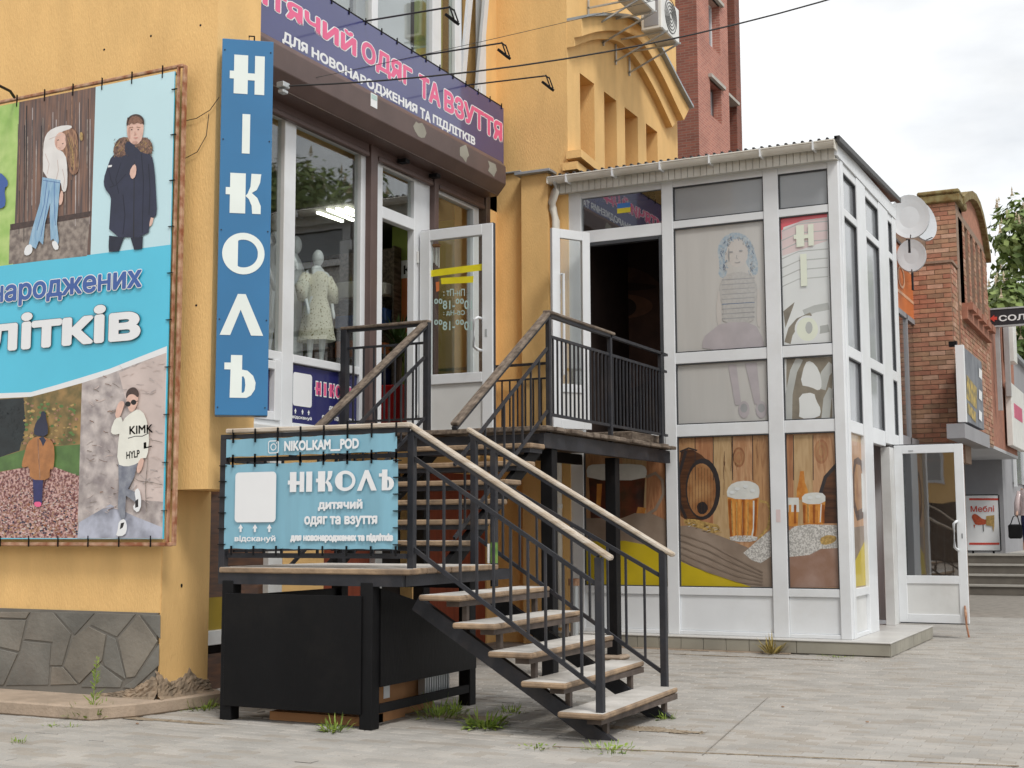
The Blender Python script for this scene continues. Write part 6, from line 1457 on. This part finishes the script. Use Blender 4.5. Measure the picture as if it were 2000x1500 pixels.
dish(at(1776, 424, y=20), .36, 'largest satellite dish, white and facing the street', (.2, -.95, .2)); dish(at(1800, 432, y=21), .34, 'satellite dish partly hidden between the big dish and the brick pier', (.75, -.6, .2)); dish(at(1780, 500, y=20.6), .27, 'lower satellite dish just over the orange fascia', (.15, -.97, .2))

# ---- steps, A-board, person
ST = thing('stone_steps', (-1.5, 28.8, 0), 'flight of wide grey stone steps at the far end of the pavement', 'steps')
for i in range(4):
    z = .2*(i+1); part('step', 'step_riser', ST, (-4.2, 6, 28.6+i*.36, 36 if i == 3 else 28.6+(i+1)*.36+.02, 0 if i == 0 else z-.21, z-.035)); part('step_edge', 'step_top', ST, (-4.2, 6, 28.57+i*.36, 36 if i == 3 else 28.6+(i+1)*.36, z-.035, z))
AB = thing('furniture_a_board', (-3.4, 30.3, .8), 'white and red pavement board with a sofa picture and the word for furniture', 'sign')
f0, f1, f2 = at(1889, 1075, y=30.3), at(1954, 1075, y=30.3), at(1889, 968, y=30.3)
part('board', 'print_white', AB, (f0.x, f1.x, 30.3, 30.33, f0.z, f2.z)); part('frame', 'steel_black', AB, (f0.x-.02, f0.x, 30.29, 30.34, f0.z, f2.z), (f1.x, f1.x+.02, 30.29, 30.34, f0.z, f2.z), (f0.x, f1.x, 30.29, 30.34, f2.z, f2.z+.02), (f0.x, f1.x, 30.29, 30.34, f0.z-.02, f0.z))
part('leg', 'steel_black', AB, (f0.x+.1, f0.x+.14, 30.3, 30.34, .8, f0.z)); part('leg', 'steel_black', AB, (f1.x-.16, f1.x-.12, 30.3, 30.34, .8, f0.z))
pr = Print(y=30.3, step=.002); W_ = 'red_print'
pr.add([(1893, 973), (1952, 973), (1952, 977), (1893, 977)], W_); pr.add([(1893, 1060), (1952, 1060), (1952, 1064), (1893, 1064)], W_)
pr.add([(1897, 1008), (1903, 1003), (1910, 1006), (1920, 1015), (1934, 1014), (1934, 1020), (1926, 1024), (1906, 1026), (1901, 1018)], 'red_sofa', 1); pr.add([(1901, 1025), (1903, 1032), (1905, 1025)], 'red_sofa'); pr.stroke([(1920, 1024), (1921, 1038)], 1.6, 'black_print'); pr.add([(1926, 1008), (1942, 1006), (1942, 1028), (1940, 1040), (1938, 1028), (1926, 1026)], 'wheat'); pr.build('sofa_print', AB)
g0, g1, g2 = at(1896, 1000, y=30.29), at(1942, 1000, y=30.29), at(1896, 988, y=30.29)
text('Меблі', 'lettering', 'red_print', AB, (g0, Vector((g1.x, g0.y, g0.z)), Vector((g0.x, g0.y, g2.z))), .01)
pc = at(2017, 1075, y=29.9)
PE = thing('person', (pc.x, 29.9, .8), 'person in a pink patterned blouse with a black bag, cut by the right edge', 'person')
body('body', 'skin', PE, pc.x, 29.9, .8, 1.62, (-.2, -1), [(.2, .1, .8), (-.26, .12, .95)])
lathe_dress('blouse', 'film_pinkish', PE, pc.x, 29.9, [(.1, 2.18), (.2, 2.12), (.21, 1.95), (.2, 1.75), (.23, 1.6)], wob=.04); lathe_dress('trousers', 'navy_print', PE, pc.x, 29.9, [(.2, 1.66), (.21, 1.5), (.19, 1.2), (.16, .92)], wob=.02)
MB().ball((pc.x, 29.93, 2.36), (.115, .12, .14), n=14).build('hair', 'beer_dark', PE, smooth=True)
for sd in (-1, 1): MB().tube([(pc.x+.19*sd, 29.9, 2.1), (pc.x+.26*sd, 29.88, 1.85), (pc.x+.28*sd, 29.85, 1.6)], [.07, .065, .05], 10).build('sleeve', 'film_pinkish', PE, smooth=True)
BG = thing('handbag', (pc.x-.3, 29.75, 1.1), 'black handbag held by the person at the right edge', 'bag')
part('bag_body', 'steel_black', BG, (pc.x-.45, pc.x-.18, 29.72, 29.84, 1.12, 1.42), bevel=.03); MB().tube([(pc.x-.4, 29.78, 1.42), (pc.x-.34, 29.78, 1.58), (pc.x-.26, 29.78, 1.6), (pc.x-.22, 29.78, 1.42)], .012, 6).build('strap', 'steel_black', BG)

# ================================================================ TREES, WEEDS
def tree(x, y, zc, R, H_, lab, n=16000, seed=1, leaf='leaf_tree', lf=.22, blos=700):
    random.seed(seed); t = thing('chestnut_tree' if blos else 'leafy_tree', (x, y, 0), lab, 'tree')
    b = MB().tube([(x, y, 0), (x+.1, y, zc*.4), (x, y+.1, zc*.8)], [.35, .28, .18], 10)
    for i in range(7):
        a = i*2.4; b.tube([(x, y, zc*.45+i*.3), (x+R*.4*cos(a), y+R*.4*sin(a), zc*.75+i*.35), (x+R*.75*cos(a), y+R*.75*sin(a), zc+i*.4)], [.14, .08, .03], 6)
    b.build('trunk', 'bark', t)
    cl = []
    for i in range(70):
        a = random.uniform(0, 2*pi); e = random.uniform(-1, 1); q = random.uniform(.5, 1)**.5
        cl.append((Vector((x+R*q*cos(a)*math.sqrt(1-e*e), y+R*q*sin(a)*math.sqrt(1-e*e), zc+H_*q*e)), random.uniform(.16, .3)*R))
    b = MB()
    for i in range(n):
        c, r = random.choice(cl); v = Vector((random.gauss(0, 1), random.gauss(0, 1), random.gauss(0, 1))).normalized()
        p = c+v*r*random.uniform(.55, 1.05); nn = (v+Vector((random.gauss(0, .5), random.gauss(0, .5), .5+random.gauss(0, .4)))).normalized()
        u = nn.cross(Vector((random.random(), random.random(), random.random()))).normalized(); w_ = nn.cross(u); s_ = lf*random.uniform(.6, 1.3)
        b.face([p-u*s_*.5, p+w_*s_*.3, p+u*s_*.5, p-w_*s_*.3], 0)
    for i in range(blos):
        c, r = random.choice(cl); v = Vector((random.gauss(0, 1), random.gauss(0, 1), abs(random.gauss(0, 1))*.8)).normalized(); p = c+v*r*1.03
        for k_ in range(3):
            pk = p+Z*.09*k_; s_ = .075*(1-.25*k_); a = random.random()*3; b.face([pk+Vector((s_*cos(a+q), s_*sin(a+q), 0)) for q in (0, 2.1, 4.2)], 1); b.face([pk+Vector((s_*cos(a), s_*sin(a), -.05)), pk+Vector((-s_*cos(a), -s_*sin(a), -.05)), pk+Vector((0, 0, .1))], 1)
    o = b.build('crown', [leaf, 'blossom'], t, recalc=False); o['kind'] = 'stuff'
tree(-1.7, 46, 7.2, 4.4, 4.8, 'large chestnut tree with pale blossom behind the grey building', 46000, 3, blos=1600, lf=.32)
tree(-7.2, 52, 7.0, 2.6, 2.6, 'smaller tree showing between the satellite dishes and the brick pier', 6000, 4, blos=80)
tree(5.5, 27, 7.5, 3.6, 3.4, 'leafy tree out of view to the right, reflected in the shop glass', 12000, 5, blos=200)
def weed(x, y, z, h, n, lab, sp_=.1, mat='weed', seed=0):
    random.seed(seed); b = MB()
    for i in range(n):
        broad = random.random() < (.75 if seed % 3 == 1 else .25)
        a = random.uniform(0, 2*pi); r = random.uniform(0, sp_)*.4; el = random.uniform(.1, .8) if broad else random.uniform(.35, 1.4); L = h*random.uniform(.35, .75 if broad else 1.1)
        c = Vector((x+r*cos(a), y+r*sin(a), z)); d_ = Vector((cos(a)*cos(el), sin(a)*cos(el), sin(el))); sd = d_.cross(Z).normalized()*((.006+.16*L) if broad else (.003+.03*L))*random.uniform(.5, 1)
        m_ = c+d_*L*.6; tp = c+d_*L-Z*L*.18*cos(el)
        b.face([c-sd*.2, c+sd*.2, m_+sd, m_-sd]); b.face([m_-sd, m_+sd, tp])
    o = b.build('weed', mat, recalc=False, org=(x, y, z)); tag(o, lab, 'weed', 'weeds growing from the joints'); return o
wl_ = [(182, 1402, .14, 40, 'leafy weed at the corner of the concrete slab', .16), (240, 1392, .07, 26, 'low weed on the front edge of the concrete slab', .12), (310, 1380, .08, 40, 'wide low weed patch near the crumbled corner', .26), (402, 1385, .1, 34, 'weed just left of the black boxed base', .16), (358, 1386, .05, 16, 'tiny weed between the slab and the black base', .1),
       (653, 1428, .12, 34, 'bright weed tuft in front of the black base panel', .1), (35, 1450, .05, 14, 'lone small weed low at the left edge of the picture', .08), (100, 1418, .04, 10, 'tiny sprout beside the concrete slab', .06), (140, 1420, .04, 10, 'second tiny sprout beside the concrete slab', .06),
       (855, 1400, .16, 44, 'tall grassy weed at the right side of the black base', .22), (948, 1420, .17, 46, 'bushy weed between the black base and the stair stringer', .16), (1000, 1392, .08, 26, 'low weed behind the bushy one near the stringer', .12), (1195, 1466, .06, 46, 'flat green weed patch at the foot of the stair stringer', .2), (1050, 1460, .05, 18, 'small weed left of the foot of the stairs', .14), (1300, 1405, .08, 16, 'small weed behind the last tread', .08),
       (1508, 1278, .26, 22, 'dry weed clump against the tiled porch step', .08), (1640, 1284, .03, 40, 'mossy strip at the foot of the tiled step', .3), (888, 1390, .1, 20, 'grass tuft by the rear leg of the black base', .1)]
for i, (u, v, h, n, lab, s_) in enumerate(wl_):
    p = at(u, v, z=0); weed(p.x, p.y, 0, h*1.08, int(n*2.2), lab, s_*2.3, 'weed_dry' if 'dry' in lab else 'weed', i)
p = at(182, 1398, z=.02)
TW = thing('tall_weed', p, 'tall feathery weed stalk standing before the stone plinth', 'weed')
b = MB(); random.seed(9); b.tube([p, p+Vector((.0, 0, .2)), p+Vector((.02, 0, .42))], [.004, .003, .001], 5)
for i in range(70):
    zz = random.uniform(.03, .42); a = random.uniform(0, 2*pi); L = .13*(1-zz/.5)*random.uniform(.4, 1); c = p+Vector((.02*zz/.4, 0, zz)); d_ = Vector((cos(a), sin(a)*.6, .75)); b.face([c, c+d_*L*.5+Vector((0, 0, .008)), c+d_*L, c+d_*L*.5-Vector((.004, 0, .004))])
b.build('stalk', 'weed', TW, recalc=False)
random.seed(44)
for i, (u, v, rx, ry, lab) in enumerate(((1270, 1425, .42, .12, 'sandy dirt patch at the foot of the staircase'), (900, 1400, .5, .14, 'dirt patch along the right side of the black base'), (250, 1402, .9, .06, 'strip of dirt along the concrete slab'), (1450, 1283, 1.3, .04, 'strip of dirt along the tiled porch step'))):
    p = at(u, v, z=0); n_ = 40; b = MB(); ring_ = []
    for k_ in range(n_): a = 2*pi*k_/n_; q_ = random.uniform(.6, 1.1); ring_.append((p.x+rx*q_*cos(a), p.y+ry*q_*sin(a), .0025))
    b.face(ring_); 
    for k_ in range(60): a = random.uniform(0, 2*pi); q_ = random.random()**.5; b.ball((p.x+rx*q_*cos(a), p.y+ry*q_*sin(a), .003), (random.uniform(.004, .012), random.uniform(.004, .01), .004), n=4)
    o = b.build('dirt_patch', 'soil', recalc=False); tag(o, lab, kind='stuff')
# small litter
for i, (u, v) in enumerate(((1529, 1382), (1694, 1412), (268, 1415))):
    p = at(u, v, z=0); o = MB().ball(p+Z*.008, (.014, .01, .006), n=6).build('pebble', 'brick5'); tag(o, ['dark pebble in the middle of the open pavement', 'pebble on the pavement toward the right', 'pebble on the pavement in front of the stone plinth'][i], 'pebble')
# ---- across the street (seen only in reflections)
OB = thing('opposite_building', (2, -22, 0), 'yellow building across the street with a dark ground floor, behind the viewer', 'building')
part('upper_wall', 'stucco', OB, (-14, 16, -24, -22, 2.4, 9)); part('ground_floor', 'interior_dark', OB, (-14, 16, -24, -22.01, 0, 2.4))
for i in range(9): part('window', 'pvc', OB, (-13+i*3.2, -11.6+i*3.2, -22, -21.95, 3.2, 4.8)); part('window_glass', 'film_grey2', OB, (-12.9+i*3.2, -11.7+i*3.2, -21.95, -21.93, 3.3, 4.7))
CR = thing('parked_car', (1.0, -14, 0), 'grey parked car behind the viewer, seen as a reflection in the street door', 'car')
prof_ = [(-2.1, .35), (-2.1, .75), (-1.3, .9), (-.7, 1.38), (.7, 1.4), (1.3, .95), (2.1, .85), (2.15, .35)]
MB().prism([(1+a, -14.8, z) for a, z in prof_], (0, 1.6, 0)).build('body', 'grey_panel', CR, bevel=.06)
MB().prism([(1+a, -13.19, z) for a, z in ((-1.15, .93), (-.65, 1.3), (.65, 1.32), (1.1, .96))], (0, .01, 0)).build('side_window', 'dark', CR)
for a in (-1.3, 1.35): MB().tube([(1+a, -13.3, .32), (1+a, -13.15, .32)], .32, 16).build('wheel', 'steel_black', CR)
